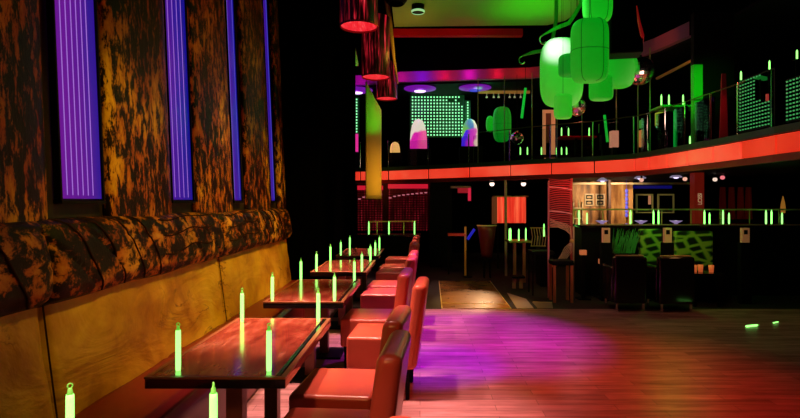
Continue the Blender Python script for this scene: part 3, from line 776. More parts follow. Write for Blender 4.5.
for px,lb in ((492,'left of the orange curtain'),(523.5,'above the right edge of the orange curtain')):
    x,y,z=at(px,184,12.6); t=thing('soffit_spot',lb and 'small bright soffit spotlight '+lb,'spotlight',(x,y,z),0,'soffit spotlights under the balcony')
    MB().superell((0,0,0),(.11,.11,.10),1).build('bulb',M['bulb'],t,smooth=True); MB().lathe([(.05,.03),(.07,.09),(.02,.12),(.02,2.2-z)],14).build('housing',M['black'],t)
# tables and chairs on the far floor
def cafe_table(px,py,Y,wpx,label,legs):
    z=az(py,Y); w=wpx*Y/533; t=thing('cafe_table',label,'table',(ax(px,Y),Y,0))
    B((-w/2,-.28,z-.04),(w/2,.28,z)).build('tabletop',plain('olive_top',(.4,.42,.08),.25),t,bevel=.006)
    for lx in legs:
        B((lx-.03,-.2,0),(lx+.03,-.14,z-.04)).build('leg',plain('tan_leg',(.6,.25,.13),.5),t,bevel=.004)
    return t,z
t,z=cafe_table(518,240,10.9,22,'olive topped cafe table crowded with glow sticks',(-.1,.09))
for px,dy,lb in ((509,-.05,'front left'),(511.5,.1,'back left'),(517,-.2,'front middle'),(527,.12,'right')):
    small_stick((ax(px,10.9),10.9+dy,z+.001),'green glow stick at the %s of the olive cafe table'%lb,.24)
small_stick((ax(544,10.4),10.4,.95),'green glow stick on the black ledge left of the cord screen',.25)
o=B((ax(538,10.4),10.2,0),(ax(547,10.4),10.6,.95)).build('black_ledge',M['black'],bevel=.01); tag(o,'narrow black ledge left of the cord screen','ledge')
def wire_chair(px,Y,label,py0=228,py1=246):
    t=thing('wire_chair',label,'chair',(ax(px,Y),Y,0))
    z1=az(py0,Y); z0=az(py1,Y); m=MB()
    for k in range(6):
        x=-.12+.048*k; m.tube([(x,-.0,z0),(x+.03,.04,(z0+z1)/2),(x+.01,.06,z1)],.007,6)
    m.tube([(-.13,.06,z1),(.14,.06,z1)],.009,6); m.tube([(-.13,0,z0),(.14,0,z0)],.009,6)
    m.build('backrest',plain('yellow_wire',(.6,.55,.15),.4),t)
    B((-.19,-.4,z0-.12),(.2,.0,z0-.06)).build('seat',M['black'],t,bevel=.01)
    for x in (-.17,.17):
        for y in (-.37,-.03): MB().tube([(x,y,0),(x,y,z0-.12)],.012,6).build('leg',M['black'],t)
    return t
wire_chair(538,9.6,'yellow wire backed chair between olive table and cord screen')
def tub_chair(px,py,Y,wpx,label):
    z=az(py,Y); w=wpx*Y/533; t=thing('tub_chair',label,'chair',(ax(px,Y),Y,0))
    def f(u,v):
        a=math.pi*(1+u); r=w/2*(.55+.45*v)
        return (r*math.cos(a),r*math.sin(a)*.9+.05,.4+(z-.4)*v)
    o=MB().grid(f,20,6).build('shell',plain('maroon_leather',(.12,.01,.008),.4),t,smooth=True); o.modifiers.new('S','SOLIDIFY').thickness=.03
    MB().tube([f(k/20,1) for k in range(21)],.014,6).build('rim',M['cream'],t)
    MB().lathe([(w*.27,.36),(w*.27,.42)],20).build('seat',M['black'],t)
    for a in (.8,2.3,4.0,5.4): MB().tube([(w*.24*math.cos(a),w*.24*math.sin(a),0),(w*.2*math.cos(a),w*.2*math.sin(a),.37)],.014,6).build('leg',M['black'],t)
tub_chair(487,225.5,11.4,19,'maroon tub chair with pale rim left of the olive table')
for px,h,lb in ((514,10,'left'),(521,11,'right')):
    Y=10.0
    t=thing('low_stool','low black stool with a tan leg, %s of two under the olive table'%lb,'stool',(ax(px,Y),Y,0))
    B((-.03,-.03,0),(.03,.03,.2+.0)).build('leg',plain('stool_tan',(.75,.4,.2),.5),t); B((-.06,-.12,.2),(.06,.12,.24)).build('seat',M['black'],t,bevel=.01)
# cord screen
Y=9.0
t=thing('cord_screen','red cord screen with its lower cords swept into a knot','screen',(ax(560,Y),Y,0))
xl,xr=ax(548.5,Y)-ax(560,Y),ax(571.5,Y)-ax(560,Y)
MB().tube([(xl,0,0),(xl,0,az(181,Y))],.016,8).build('post',plain('pink_post',(.75,.3,.3),.4),t)
MB().tube([(xr,0,0),(xr,0,az(178,Y))],.02,8).build('post',plain('red_post',(.4,.05,.04),.5),t)
m=MB()
for k in range(27):
    py=178+k*1.8; z=az(py,Y)
    m.tube([(xl+(xr-xl)*u,-.02,z-.012-.02*math.sin(math.pi*u)-.015*u) for u in (0,.25,.5,.75,1)],.0078,5)
o=m.build('horizontal_cords',M['cord'],t)
for py in (187,211): MB().tube([(xl+(xr-xl)*u,-.035,az(py,Y)-.05*u*u) for u in (0,.25,.5,.75,1)],.009,5).build('cord_highlight',M['cordhighlight'],t)  # white highlights across the screen, painted as two pale cords
m=MB(); kn=(ax(571,Y)-ax(560,Y),-.05,az(241,Y)); kb=(ax(551,Y)-ax(560,Y),-.05,az(266,Y))
for k in range(6):
    z=az(226-k*1.6+1,Y); m.tube([(xl+.02,-.03,z),(xl+.15,-.04,z-.01*k),(xl+.28,-.045,z-.05-.006*k),(xl+.36,-.05,z-.13),kn],.0052,5)
for k in range(6):
    f=k/5; m.tube([kn,(kn[0]+.0-.04*(1-f)*3,-.05,kn[2]-.11-.07*f),(kn[0]-.14-.05*(1-f),-.05,kn[2]-.25-.09*f),(kb[0]+.04,-.05,kb[2]-.02+.06*(1-f)),kb],.0052,5)
m.build('swept_cords',plain('olive_pink_cord',(.75,.5,.3),.5),t)
MB().superell(kn,(.07,.07,.07),1).build('knot',M['gold'],t,smooth=True)
def legs_lit(px,Y,label):
    t=thing('bar_stool',label,'stool',(ax(px,Y),Y,0))
    B((-.17,-.16,.60),(.17,.16,.68)).build('seat',M['black'],t,bevel=.02)
    for x,y in ((-.14,-.13),(.14,-.13),(-.14,.13),(.14,.13)):
        B((x-.02,y-.02,0),(x+.02,y+.02,.6)).build('leg',plain('orange_wood_leg',(.55,.16,.06),.35),t)
legs_lit(561,8.7,'orange-legged stool below the cord screen')

# ------------------------------------------------------------------ floor inlays beyond the dance floor
def quad_floor(name,pts,z,mat,th=.006):
    q=[((px-420)*(EYE*533/(py-202))/533,EYE*533/(py-202)) for px,py in pts]
    return struct(MB().prism(q,z-th,z).build(name,mat))
quad_floor('floor_tile_inlay',[(441,308.6),(510.5,308.6),(490,281),(438.5,281)],.004,M['tile'])
quad_floor('floor_tile_panel',[(517,308.6),(534,308.6),(526,299),(507,293)],.004,plain('pale_tile',(.45,.33,.38),.3))
quad_floor('floor_tile_strip',[(538,308.6),(553,308.6),(552,302),(532,302)],.004,plain('pale_tile_b',(.3,.2,.16),.3))
trimm=plain('brass_inlay',(.8,.6,.3),.35)
for k,(a,b) in enumerate((((439,281),(442,308.8)),((490,281),(511,308.8)),((441.5,308.9),(511,308.9)),((441,303.2),(507,304.5)),((533,302),(552,303)))):
    A=((a[0]-420)*(EYE*533/(a[1]-202))/533,EYE*533/(a[1]-202)); Bq=((b[0]-420)*(EYE*533/(b[1]-202))/533,EYE*533/(b[1]-202))
    struct(MB().tube([(A[0],A[1],.004),(Bq[0],Bq[1],.004)],.008,5).build('trim_floor',trimm))
spot('tile_warm_pool',(1.6,12.6,2.1),(.85,9.05,0),(1,.60,.30),620,17,1,.02)
spot('tile_amber',(.9,8.6,2.1),(.85,8.5,0),(1,.5,.04),180,62,1,.05)
spot('tile_lilac',(2.0,10.4,2.1),(1.55,8.5,0),(.8,.6,1),26,14,1,.02)

# ------------------------------------------------------------------ bar with glossy counter, right
Yb=9.4; zb=1.23
t=thing('bar_counter','long glossy black bar counter with brass rail on the right','bar counter',(4.8,Yb,0))
B((2.73-4.8,-.28,zb-.05),(8.2-4.8,.3,zb)).build('worktop',M['blackgloss'],t,bevel=.006)
B((2.8-4.8,-.16,0),(8.1-4.8,.24,zb-.05)).build('front',M['black'],t)
g=MB(); zr=az(209.5,9.62)
g.tube([(2.75-4.8,.24,zr),(8.1-4.8,.24,zr)],.014,8)
bb=plain('bar_brass',(.6,.62,.2),.3,.4); g=g.build('gallery_rail',bb,t)
for k in range(11): MB().tube([(2.78-4.8+.53*k,.24,zb),(2.78-4.8+.53*k,.24,zr-.014)],.010,6).build('rail_post',bb,g)
g=MB().tube([(2.75-4.8,-.29,zb-.0),(8.1-4.8,-.29,zb-.0)],.012,6); g.build('edge_trim',plain('counter_edge',(.55,.35,.2),.35,.3),t)
bs=[(579,0,'at the left end'),(587,.12,'second from the left end'),(630.5,0,'before the blue panel'),(653.5,.1,'left of the close pair'),(658.5,-.04,'right of the close pair'),(704.5,0,'just past the red sign column'),(709.5,.16,'short one past the red sign column'),(723,0,'before the red drapes'),(729,.14,'behind the one before the red drapes'),(766,.0,'left of the far right pair'),(771.5,.1,'right of the far right pair'),(782,.2,'at the far right by the amber lamp')]
for px,dy,lb in bs: small_stick((ax(px,Yb+dy),Yb+dy,zb+.001),'green glow stick on the bar counter, '+lb,.25 if dy<.12 else .2,'glow sticks on the bar counter')
for px,lb in ((602,'left'),(641,'middle'),(676,'right')):
    t=thing('glass_bowl_light','pale violet glass bowl light on the bar counter, %s of three'%lb,'bowl light',(ax(px,Yb-.12),Yb-.12,zb),0,'glass bowl lights on the bar')
    MB().lathe([(.03,.0),(.03,.02),(.05,.03),(.11,.065)],20,cap1=False).build('bowl',emat('violet_bowl',(.6,.4,.85),.35,(.3,.25,.35)),t,smooth=True)
    MB().superell((0,0,.055),(.06,.06,.03),1).build('flame_light',emat('pale_violet',(.9,.75,1),1.0),t,smooth=True)
# back bar wall
Yw=14.6
struct(B((ax(571,Yw),Yw,0),(ax(633,Yw),Yw+.1,2.2)).build('wall_bar_back',M['barwood']))
struct(B((ax(571,14.4),14.35,az(179.5,14.4)),(ax(690,14.4),14.5,az(176.5,14.4))).build('trim_bar_beam',M['cream']))
struct(B((ax(571,14.0),14.0,az(184.5,14.0)),(ax(690,14.0),14.08,az(182.5,14.0))).build('trim_bar_beam_lower',M['cream']))
struct(B((ax(608.5,13.8),13.8,0),(ax(611,13.8),13.95,2.2)).build('trim_bar_mullion',plain('dark_mullion',(.04,.01,.008),.5)))
struct(B((ax(628.5,14),14,0),(ax(633,14),14.15,az(189,14))).build('trim_bar_jamb',plain('jamb_wood',(.55,.3,.12),.5)))
struct(B((ax(634,15.5),15.5,0),(ax(690,15.5),15.6,2.2)).build('wall_bar_recess',M['blackmatte']))
t=thing('framed_picture','left one of two square framed prints on the bar wall','picture',(ax(589,Yw),Yw,az(206,Yw)),0,'framed prints on the bar wall')
w=9.3*Yw/533; h=12.3*Yw/533
f=MB(); 
for a,b in (((-w/2,-.03,0),(-w/2+.035,-.002,h)),((w/2-.035,-.03,0),(w/2,-.002,h)),((-w/2,-.03,0),(w/2,-.002,.035)),((-w/2,-.03,h-.035),(w/2,-.002,h)),((-w/2,-.03,h/2-.02),(w/2,-.002,h/2+.02))): f.span(a,b)
f.build('frame',plain('pale_frame',(.75,.62,.45),.5),t)
B((-w/2+.02,-.012,.02),(w/2-.02,-.002,h-.02)).build('print_ground',M['black'],t)
m=MB()
for z in (.26,.72): m.superell((0,-.014,h*z),(w*.5,.012,h*.17),1,16,8)
m.build('print_motif',plain('print_cream',(.7,.5,.3),.6),t)
dup(t,(ax(600,Yw),Yw,az(206,Yw)),0,'right one of two square framed prints on the bar wall')
t=thing('bar_bottle_shelf','pale bottle shelf at the left of the bar wall','shelf',(ax(577,14.3),14.3,az(218,14.3)))
B((-.12,-.08,-.02),(.14,.08,0)).build('shelf_board',M['cream'],t); B((-.12,-.08,.26),(.14,.08,.28)).build('shelf_board',M['cream'],t)
B((-.12,-.08,-az(218,14.3)),(-.1,.08,.42)).build('upright',M['cream'],t); B((.12,-.08,-az(218,14.3)),(.14,.08,.42)).build('upright',M['cream'],t)
for k,(px,py) in enumerate(((575,217.8),(577.2,217.8),(579.4,217.8),(575.4,207.4),(578.6,207.4))):
    x=ax(px,14.3); z=az(218,14.3)+(0 if k<3 else .28)
    o=MB().lathe([(.025,0),(.026,.11),(.01,.15),(.01,.2)],12).build('bottle',plain('bottle_glass_%d'%k,((.5,.35,.1),(.2,.5,.2),(.6,.5,.4),(.5,.2,.1),(.5,.5,.3))[k],.15),None,(x,14.28,z+.001),True)
    tag(o,'small bottle on the bar shelf, '+('bottom row left','bottom row middle','bottom row right','upper row left','upper row right')[k],'bottle','bottles on the bar shelf')
o=MB().tube([(ax(626.5,13.9),13.9,az(216,13.9)),(ax(626.5,13.9),13.9,2.2)],.004,5)
for k in range(7): o.superell((ax(626.5,13.9),13.9,az(191+k*4,13.9)),(.075,.05,.09 if k%2 else .12),1,14,8)
o=o.build('blue_crystal_strand',emat('blue_crystal',(.05,.08,.9),.55,(.1,.1,.5)),smooth=True); tag(o,'hanging strand of blue crystals beside the bar jamb','light strand')
o=B((ax(633,15.4),15.4,az(188.5,15.4)),(ax(672,15.4),15.5,az(185.5,15.4))).build('blue_light_bar',emat('blue_bar',(.006,.006,.30),.28)); tag(o,'dim blue light bar under the bar soffit','light bar')
for a,b,lb in ((636,653,'left'),(657.5,674,'right')):
    t=thing('window_frame_panel','olive lit empty frame in the dark bar recess, %s of two'%lb,'frame',(ax((a+b)/2,15),15,az(213,15)),0,'olive frames in the bar recess')
    w=(b-a)*15/533; h=19*15/533; f=MB()
    for p,q in (((-w/2,-.02,0),(-w/2+.04,.02,h)),((w/2-.04,-.02,0),(w/2,.02,h)),((-w/2,-.02,h-.04),(w/2,.02,h)),((-w/2,-.02,0),(w/2,.02,.03))): f.span(p,q)
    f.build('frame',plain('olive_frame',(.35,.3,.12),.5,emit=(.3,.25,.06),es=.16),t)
    B((-w/2+.04,.0,.03),(w/2-.04,.015,h-.04)).build('pane',M['blackmatte'],t)
    if lb=='left': B((w*.22,-.03,h*.45),(w*.36,-.0,h*.92)).build('lamp_reflection_glow',plain('reflection_glow',(.5,.2,.1),.5,emit=(.7,.3,.15),es=.4),t)  # lamp reflection on the pane, put in as a glowing box
def cone_lamp(px,py,Y,label,col=(.75,.65,1)):
    x,y,z=at(px,py,Y); t=thing('bar_pendant',label,'pendant lamp',(x,y,z),0,'white cone pendants over the bar')
    MB().lathe([(.13,0),(.12,.02),(.035,.075),(.02,.09)],22,cap0=False).build('shade',plain('cone_shade',(.6,.55,.65),.4,emit=(.5,.4,.6),es=.35),t,smooth=True)
    MB().superell((0,0,-.0),(.1,.1,.05),1,18,10).build('bulb',emat('cone_bulb_'+str(px),col,1.8),t,smooth=True)
    MB().tube([(0,0,.09),(0,0,2.2-z)],.006,6).build('cord',M['black'],t)
cone_lamp(602.5,181,12.2,'white cone pendant over the bar, above the framed prints')
cone_lamp(640,178.5,11.8,'white cone pendant over the bar, above the blue light bar')
cone_lamp(676,177.5,11.6,'white cone pendant over the bar, left of the red sign column')
for px,py,lb,col in ((641.5,180,'beside the middle cone pendant',(1,.5,.35)),(685,179,'left of the red sign column',(1,.5,.35)),(715,179.5,'right of the red sign column',(1,.75,.6)),(722.5,177.5,'glowing pink farther right',(1,.22,.25))):
    x,y,z=at(px,py,11.2); t=thing('bare_bulb','warm bare bulb under the balcony soffit, '+lb,'bulb',(x,y,z),0,'bare bulbs under the soffit')
    MB().superell((0,0,0),(.085,.085,.085),1,18,12).build('glass_bulb',emat('bulb_%d'%px,col,.9),t,smooth=True); MB().lathe([(.02,.035),(.02,2.2-z)],10).build('holder',M['black'],t)
# red sign column
Y=10.6
t=thing('sign_column','red square column with pale vertical lettering behind the bar','column',(ax(697,Y),Y,0))
w=9.5*Y/533
B((-w/2,-.09,0),(w/2,.09,2.2)).build('shaft',plain('red_lacquer',(.5,.03,.02),.3,emit=(.5,.02,.01),es=.12),t)
cu=bpy.data.curves.new('lettering','FONT'); cu.body='LOSSI'; cu.size=.115; cu.extrude=.004; cu.align_x='CENTER'; cu.align_y='CENTER'; cu.space_character=.78
lo=bpy.data.objects.new('lettering',cu); C.objects.link(lo); lo.parent=t; lo.location=(.012,-.096,az(199,Y)); lo.rotation_euler=(math.pi/2,-math.pi/2,0)
cu.materials.append(plain('pale_letter',(.9,.65,.45),.5,emit=(.8,.5,.3),es=.3))
# red drapes in the dark right recess
for k,px in enumerate((723,732,741,749)):
    o=MB().grid(lambda u,v:((-.09+.18*u)*(1-.35*v),.04*math.sin(u*9),.75*v),14,4).build('red_drape',plain('drape_cloth_%d'%k,(.35,.03,.035),.7),None,(ax(px,12.5),12.5,1.22))
    o.modifiers.new('S','SOLIDIFY').thickness=.01
    tag(o,'narrow red drape in the dark recess, %s of four'%('first','second','third','fourth')[k],'drape','red drapes behind the bar')
o=B((6.9,12.3,0),(7.9,12.7,1.215)).build('drape_cabinet',M['black']); tag(o,'low black cabinet carrying the red drapes','cabinet')
spot('drape_red',(7.3,11.3,2.0),(7.3,12.5,1.4),(1,.03,.05),3,80,.9)
x,y,z=at(783,213,11.3); t=thing('flame_lamp','amber flame-shaped lamp at the far right end of the bar','lamp',(x,y,0))
MB().lathe([(.04,0),(.05,.1),(.035,.22),(.006,.36)],14,(0,0,z)).build('flame_shade',emat('flame_amber',(1,.4,.05),.22,(.5,.2,.05)),t,smooth=True); MB().tube([(0,0,0),(0,0,z)],.025,8).build('stem',M['black'],t); MB().lathe([(.12,0),(.12,.02)],18).build('base',M['black'],t)

# ------------------------------------------------------------------ seating island in front of the bar
def lit_post(px,Y,label,py0=228,py1=242.5):
    t=thing('menu_post',label,'post',(ax(px,Y),Y,0),0,'black posts with a tan lit head')
    zt=az(py0,Y); zb_=az(py1,Y); w=7*Y/533
    B((-w/2-.03,-.04,0),(w/2+.03,.06,zb_)).build('shaft',M['black'],t,bevel=.005); B((-w/2,-.03,zb_),(w/2,.04,zt)).build('lit_head',M['tan'],t)
    B((-w*.32,-.036,zt-.1),(w*.2,-.03,zt-.03)).build('slot',M['black'],t)
lit_post(606,8.75,'black post with tan lit head, left of the green blades')
lit_post(667.5,8.52,'black post with tan lit head, amid the green net banquette')
lit_post(745,8.5,'black post with tan lit head, farthest right in the dark')
def planter(px0,px1,py0,py1,Y,label):
    x0,x1=ax(px0,Y),ax(px1,Y); zb_=az(py1,Y); zt=az(py0,Y); xm=(x0+x1)/2
    t=thing('blade_planter',label,'planter',(xm,Y,0)); B((x0-xm,-.1,0),(x1-xm,.1,zb_)).build('trough',M['black'],t,bevel=.01)
    m=MB(); rnd=random.Random(3)
    for k in range(70):
        bx=rnd.uniform(x0-xm,x1-xm); by=rnd.uniform(-.08,.08); h=rnd.uniform(.55,1)*(zt-zb_); lean=rnd.uniform(.02,.14); s0=rnd.uniform(0,.5)*(zt-zb_)
        m.tube([(bx,by,zb_+s0*.0),(bx+lean*.4,by,zb_+h*.5),(bx+lean,by,zb_+h)],[.006,.007,.002],5)
    o=m.build('blades',M['leaf'],t); o['kind']='stuff'
planter(612,634,228,253,8.95,'spiky green grass blades in a black trough at the bar')
def banq(px0,px1,py0,py1,Y,label):
    x0,x1=ax(px0,Y),ax(px1,Y); xm=(x0+x1)/2; zt=az(py0,Y)
    t=thing('net_banquette',label,'banquette',(xm,Y,0),0)
    B((x0-xm,-.05,.3),(x1-xm,.07,zt)).build('backrest',M['leafnet'],t,bevel=.03)
    B((x0-xm,-.38,.12),(x1-xm,-.06,.46)).build('seat',M['black'],t,bevel=.03); B((x0-xm+.03,-.34,0),(x1-xm-.03,.05,.12)).build('plinth',M['black'],t)
banq(639,661.5,229,256,9.03,'banquette back in green net pattern left of the tan headed post')
banq(674,712,231,256,9.03,'darker green net patterned banquette right of the tan headed post')
def club(px,py,Y,wpx,label,rim=True):
    w=wpx*Y/533; z=az(py,Y); t=thing('club_armchair',label,'armchair',(ax(px,Y),Y,0),0,'black club armchairs with backs to the floor')
    B((-w/2,-.06,.12),(w/2,.06,z)).build('backrest',M['blackgloss'],t,bevel=.04,seg=4)
    for s in (-1,1): B((s*w/2-(.10 if s>0 else 0),.065,.12),(s*w/2+(.10 if s<0 else 0),.5,z-.16)).build('armrest',M['blackgloss'],t,bevel=.03)
    B((-w/2+.105,.065,.12),(w/2-.105,.48,.42)).build('seat',M['black'],t,bevel=.03)
    for x in (-w/2+.05,w/2-.05):
        for y in (-.02,.44): MB().lathe([(.02,0),(.02,.12)],8,(x,y,0)).build('foot',M['chrome'],t)
    if rim: MB().tube([(-w/2+.04,-.0,z+.004),(w/2-.04,-.0,z+.004)],.014,6).build('piping',plain('tan_edge_light_%d'%px,(.6,.28,.15),.4),t)  # tan line paints the orange light caught by the chair's top edge
club(629.5,256,7.9,33,'black club armchair with a painted orange-lit top edge, left of the pair')
club(675.5,256.5,7.85,36,'wide black club armchair with a painted orange-lit top edge, right of the pair')
tt=thing('low_table','low black table carrying three amber tumblers','table',(ax(702,8.42),8.42,0)); B((-.22,-.18,.47),(.22,.18,.513)).build('tabletop',M['blackgloss'],tt,bevel=.005)
for x in (-.19,.19):
    for y in (-.15,.15): B((x-.02,y-.02,0),(x+.02,y+.02,.47)).build('leg',M['black'],tt)
for px,dy,lb in ((694.5,0,'left'),(700.5,.04,'middle'),(711.2,-.02,'right')):
    Y=8.42+dy; t=thing('amber_tumbler','amber glowing tumbler on the low table, %s of three'%lb,'tumbler',(ax(px,Y),Y,.514),0,'amber tumblers on the low table')
    MB().lathe([(.032,0),(.042,.11),(.038,.11),(.03,.01)],18,cap1=False).build('glass',M['amber'],t,smooth=True); MB().lathe([(.018,.0101),(.018,.03),(.004,.045)],12).build('candle',emat('candle_wax_%s'%lb,(1,.5,.2),.6),t)
for px,py,Y,lb in ((602,262,9.0,'below the tan headed post at the left'),(583,253,8.9,'right of the cord screen knot')):
    x,y,z=at(px,py,Y); t=thing('amber_table_lamp','small amber lamp block '+lb,'lamp',(x,y,0),0)
    B((-.05,-.04,z-.03),(.05,.04,z+.05)).build('lamp_head',plain('amber_block_%d'%px,(.6,.2,.08),.4,emit=(.9,.25,.08),es=.35),t); B((-.03,-.03,.02),(.03,.03,z-.03)).build('stem',M['black'],t); B((-.1,-.1,0),(.1,.1,.02)).build('base',M['black'],t)
for px,py,rz,lb in ((753,327.5,.35,'longer one on the dark floor, nearer the planks'),(780,324,.5,'shorter one on the dark floor, farther right')):
    Y=EYE*533/(py-202); s=stick((ax(px,Y)-.09,Y,.015),'fallen green glow stick, '+lb,.95 if px<770 else .55,(0,math.pi/2,rz)); s['group']='fallen glow sticks'

# ------------------------------------------------------------------ right side of the mezzanine
t=thing('green_pillar','square pillar on the balcony with a green lit face','pillar',(ax(701.5,8.3)+.1,8.45,2.53),0)
B((-.14,0,-.0),(.0,.1,1.27)).build('green_lit_face',M['greenlit'],t); B((.002,0,0),(.5,.12,2.1)).build('dark_shaft',M['black'],t); B((-.14,0,1.272),(.0,.1,2.1)).build('unlit_upper_face',M['black'],t)  # green light and dark on the pillar painted as green and black pieces
spot('green_pillar_light',(3.6,7.2,3.2),(4.45,8.45,3.4),(.03,1,.03),80,40,.8)
o=MB().grid(lambda u,v:((-.06+.12*u)*(1-.5*v),.0,.95*v),6,6).build('pillar_red_highlight',plain('dark_red_highlight',(.3,.02,.03),.6),None,(ax(724,7.75),7.75,2.54)); o.modifiers.new('S','SOLIDIFY').thickness=.02  # red highlight on the pillar's dark face, built as a cloth strip
tag(o,'dim red highlight of the balcony pillar, put in as a cloth strip','drape'); 
spot('pillar_highlight_wash',(4.2,7.0,3.3),(4.45,7.75,2.9),(1,.06,.08),7,50,.9)
# LED mesh on the side balustrade
def mesh_panel(ya,yb,label,holes,ny,nz,h=.70):
    x=4.40; t=thing('led_mesh_panel',label,'LED screen',(x,(ya+yb)/2,2.58),0,'LED mesh panels on the side balustrade')
    L=yb-ya; m=MB()
    for i in range(ny):
        for j in range(nz):
            if any((i-a)**2+(j-b)**2<=r*r for a,b,r in holes): continue
            m.box((-.012,-L/2+L*(i+.5)/ny,h*(j+.5)/nz),(.012,.022,.016))
    dd=m.build('led_dots',plain('mesh_led',(.05,.2,.1),.4,emit=(.1,.8,.2),es=.34),t)
    dd['kind']='stuff'; f=MB()
    for y in (-L/2,L/2): f.box((.01,y,h/2),(.02,.02,h+.02))
    f.box((.01,0,0),(.02,L,.02)).box((.01,0,h),(.02,L,.02)); f.build('frame',M['black'],t)
    return t
mesh_panel(6.62,7.33,'green LED mesh panel with a dark round gap, right of the red pillar highlight',[(2.2,10.5,3.8)],12,15)
mesh_panel(6.0,6.4,'narrow green LED mesh panel at the right frame edge',[],7,11,.5)
p=at(767.2,101,7.0); t=thing('red_tube_lamp','little red lamp on a stem behind the gap of the LED mesh','lamp',(p[0],7.0,2.44)); MB().tube([(0,0,p[2]-2.44),(0,0,p[2]-2.44+.09)],.018,8).build('lamp_tube',emat('red_lamp',(.7,.06,.05),.4),t); MB().tube([(0,0,0),(0,0,p[2]-2.44)],.01,6).build('stem',M['black'],t)
def mezz_table(px,py,Y,w,label,mat='black'):
    z=az(py,Y); t=thing('balcony_table',label,'table',(ax(px,Y),Y,2.44))
    B((-w/2,-.25,z-2.44-.04),(w/2,.25,z-2.44)).build('tabletop',M[mat],t,bevel=.005); MB().lathe([(.2,0),(.2,.02),(.03,.03),(.03,z-2.44-.04)],16).build('pedestal',M['black'],t)
    return z
z=mezz_table(576,137,12.8,.85,'red topped balcony table under the lanterns','redpaint')
for px,lb in ((561,'left end'),(568,'left middle'),(588.5,'right end')): small_stick((ax(px,12.8),12.75,z+.001),'green glow stick on the red balcony table, '+lb,.22,'glow sticks on the balcony')
point('red_table_light',(ax(576,12.4),12.2,3.9),(1,.2,.1),10,.1)
z=mezz_table(543,155.5,12.95,1.25,'long low black balcony table right of the dark lantern reflection')
for px,lb in ((520,'first'),(527,'second'),(541,'third'),(556,'fourth'),(561,'fifth'),(566,'sixth')): small_stick((ax(px,12.95),12.9,z+.001),'green glow stick on the long low balcony table, %s from its left end'%lb,.2,'glow sticks on the balcony')
z=mezz_table(676,107,10.2,.75,'green lit balcony table behind the side rail','greenlit')
for px,lb in ((659,'left'),(666.5,'middle'),(680.5,'right')): small_stick((ax(px,10.2),10.1,z+.001),'green glow stick on the green balcony table, '+lb,.22,'glow sticks on the balcony')
z=mezz_table(690,147,9.4,.5,'small dark balcony table left of the green pillar')
for px,lb in ((690,'left'),(692.5,'right')): small_stick((ax(px,9.35+.1*(lb=='left')),9.35+.1*(lb=='left'),z+.001),'green glow stick on the small dark balcony table, '+lb,.2,'glow sticks on the balcony')
for px,py,Y,lb in ((741,80.5,9.0,'lowest of the three on the right'),(769.5,70,8.8,'middle of the three on the right'),(797,59.5,8.6,'highest of the three on the right'),(731.5,82,9.4,'dim one nearest the pillar')):
    x,y,z=at(px,py,Y)
    t=thing('stick_shelf','tiny black wall shelf holding a glow stick, '+lb,'shelf',(x,y,z)); B((-.05,-.04,-.02),(.05,.04,-.001)).build('shelf_board',M['black'],t); MB().tube([(0,.02,-.02),(0,.02,2.44-z)],.012,6).build('upright',M['black'],t)
    small_stick((x,y,z),'pale glow stick up in the dark balcony, '+lb,.16,'glow sticks high on the balcony')
x,y,z=at(760,76,9.2); t=thing('green_lit_shelf','slanting green lit shelf in the dark balcony','shelf',(x,y,z),.5)
B((-.15,-.03,-.06),(.17,.03,.0)).build('shelf_board',plain('green_shelf',(.05,.4,.08),.4,emit=(.02,.4,.05),es=.2),t); MB().tube([(0,0,-.06),(0,0,2.44-z)],.015,6).build('upright',M['black'],t)
# wood framed mirror, side lamps and boxes inside the balcony
x,y,z=at(549.5,143,13.4); t=thing('wood_frame_screen','tan wooden two-post frame standing inside the balcony','frame',(x,y,2.44))
zz=z-2.44; h=33*13.4/533; mt=plain('tan_wood_glow',(.65,.32,.16),.5,emit=(.6,.22,.09),es=.5)  # wood glows in place of light falling on the frame
B((-.17,-.03,0),(-.10,.03,zz+h)).build('post',mt,t); B((.04,-.03,0),(.14,.03,zz+h)).build('post',mt,t); B((-.10,-.03,zz+h-.08),(.04,.03,zz+h)).build('lintel',mt,t)
B((-.10,-.0,zz),(.04,.02,zz+h-.08)).build('panel',plain('dark_panel',(.12,.03,.015),.4),t)
def block(px,py0,py1,wpx,Y,name,mat,label,cat):
    x=ax(px,Y); z0=az(py1,Y); z1=az(py0,Y); w=wpx*Y/533
    t=thing(name,label,cat,(x,Y,2.44)); B((-w/2,-.08,z0-2.44),(w/2,.08,z1-2.44)).build('lit_box',mat,t,bevel=.01); B((-w/2+.03,-.06,0),(w/2-.03,.06,z0-2.44)).build('stand',M['black'],t)
block(644.5,130,147,8.5,10.6,'orange_lamp_box',plain('orange_box',(.5,.2,.06),.5,emit=(.8,.28,.06),es=.4),'orange lamp box inside the balcony under a green shade','lamp')
block(644.5,120,128,8,10.9,'green_lamp_shade',plain('green_box',(.1,.4,.08),.5,emit=(.05,.45,.05),es=.3),'soft green shaded lamp behind the orange box','lamp')
block(660,112.5,125.5,7,10.8,'yellow_sign_box',plain('yellow_box',(.4,.4,.05),.5,emit=(.38,.38,.03),es=.5),'yellow-green lit box behind the side glass','lamp')
block(614,131,147.5,7,11.2,'salmon_lamp',plain('salmon_box',(.6,.25,.18),.5,emit=(.9,.3,.2),es=.5),'salmon lamp box inside the balcony below the small lantern','lamp')
block(607,135,150,13,12.2,'black_cabinet',M['black'],'black cabinet inside the balcony behind the salmon lamp','cabinet')
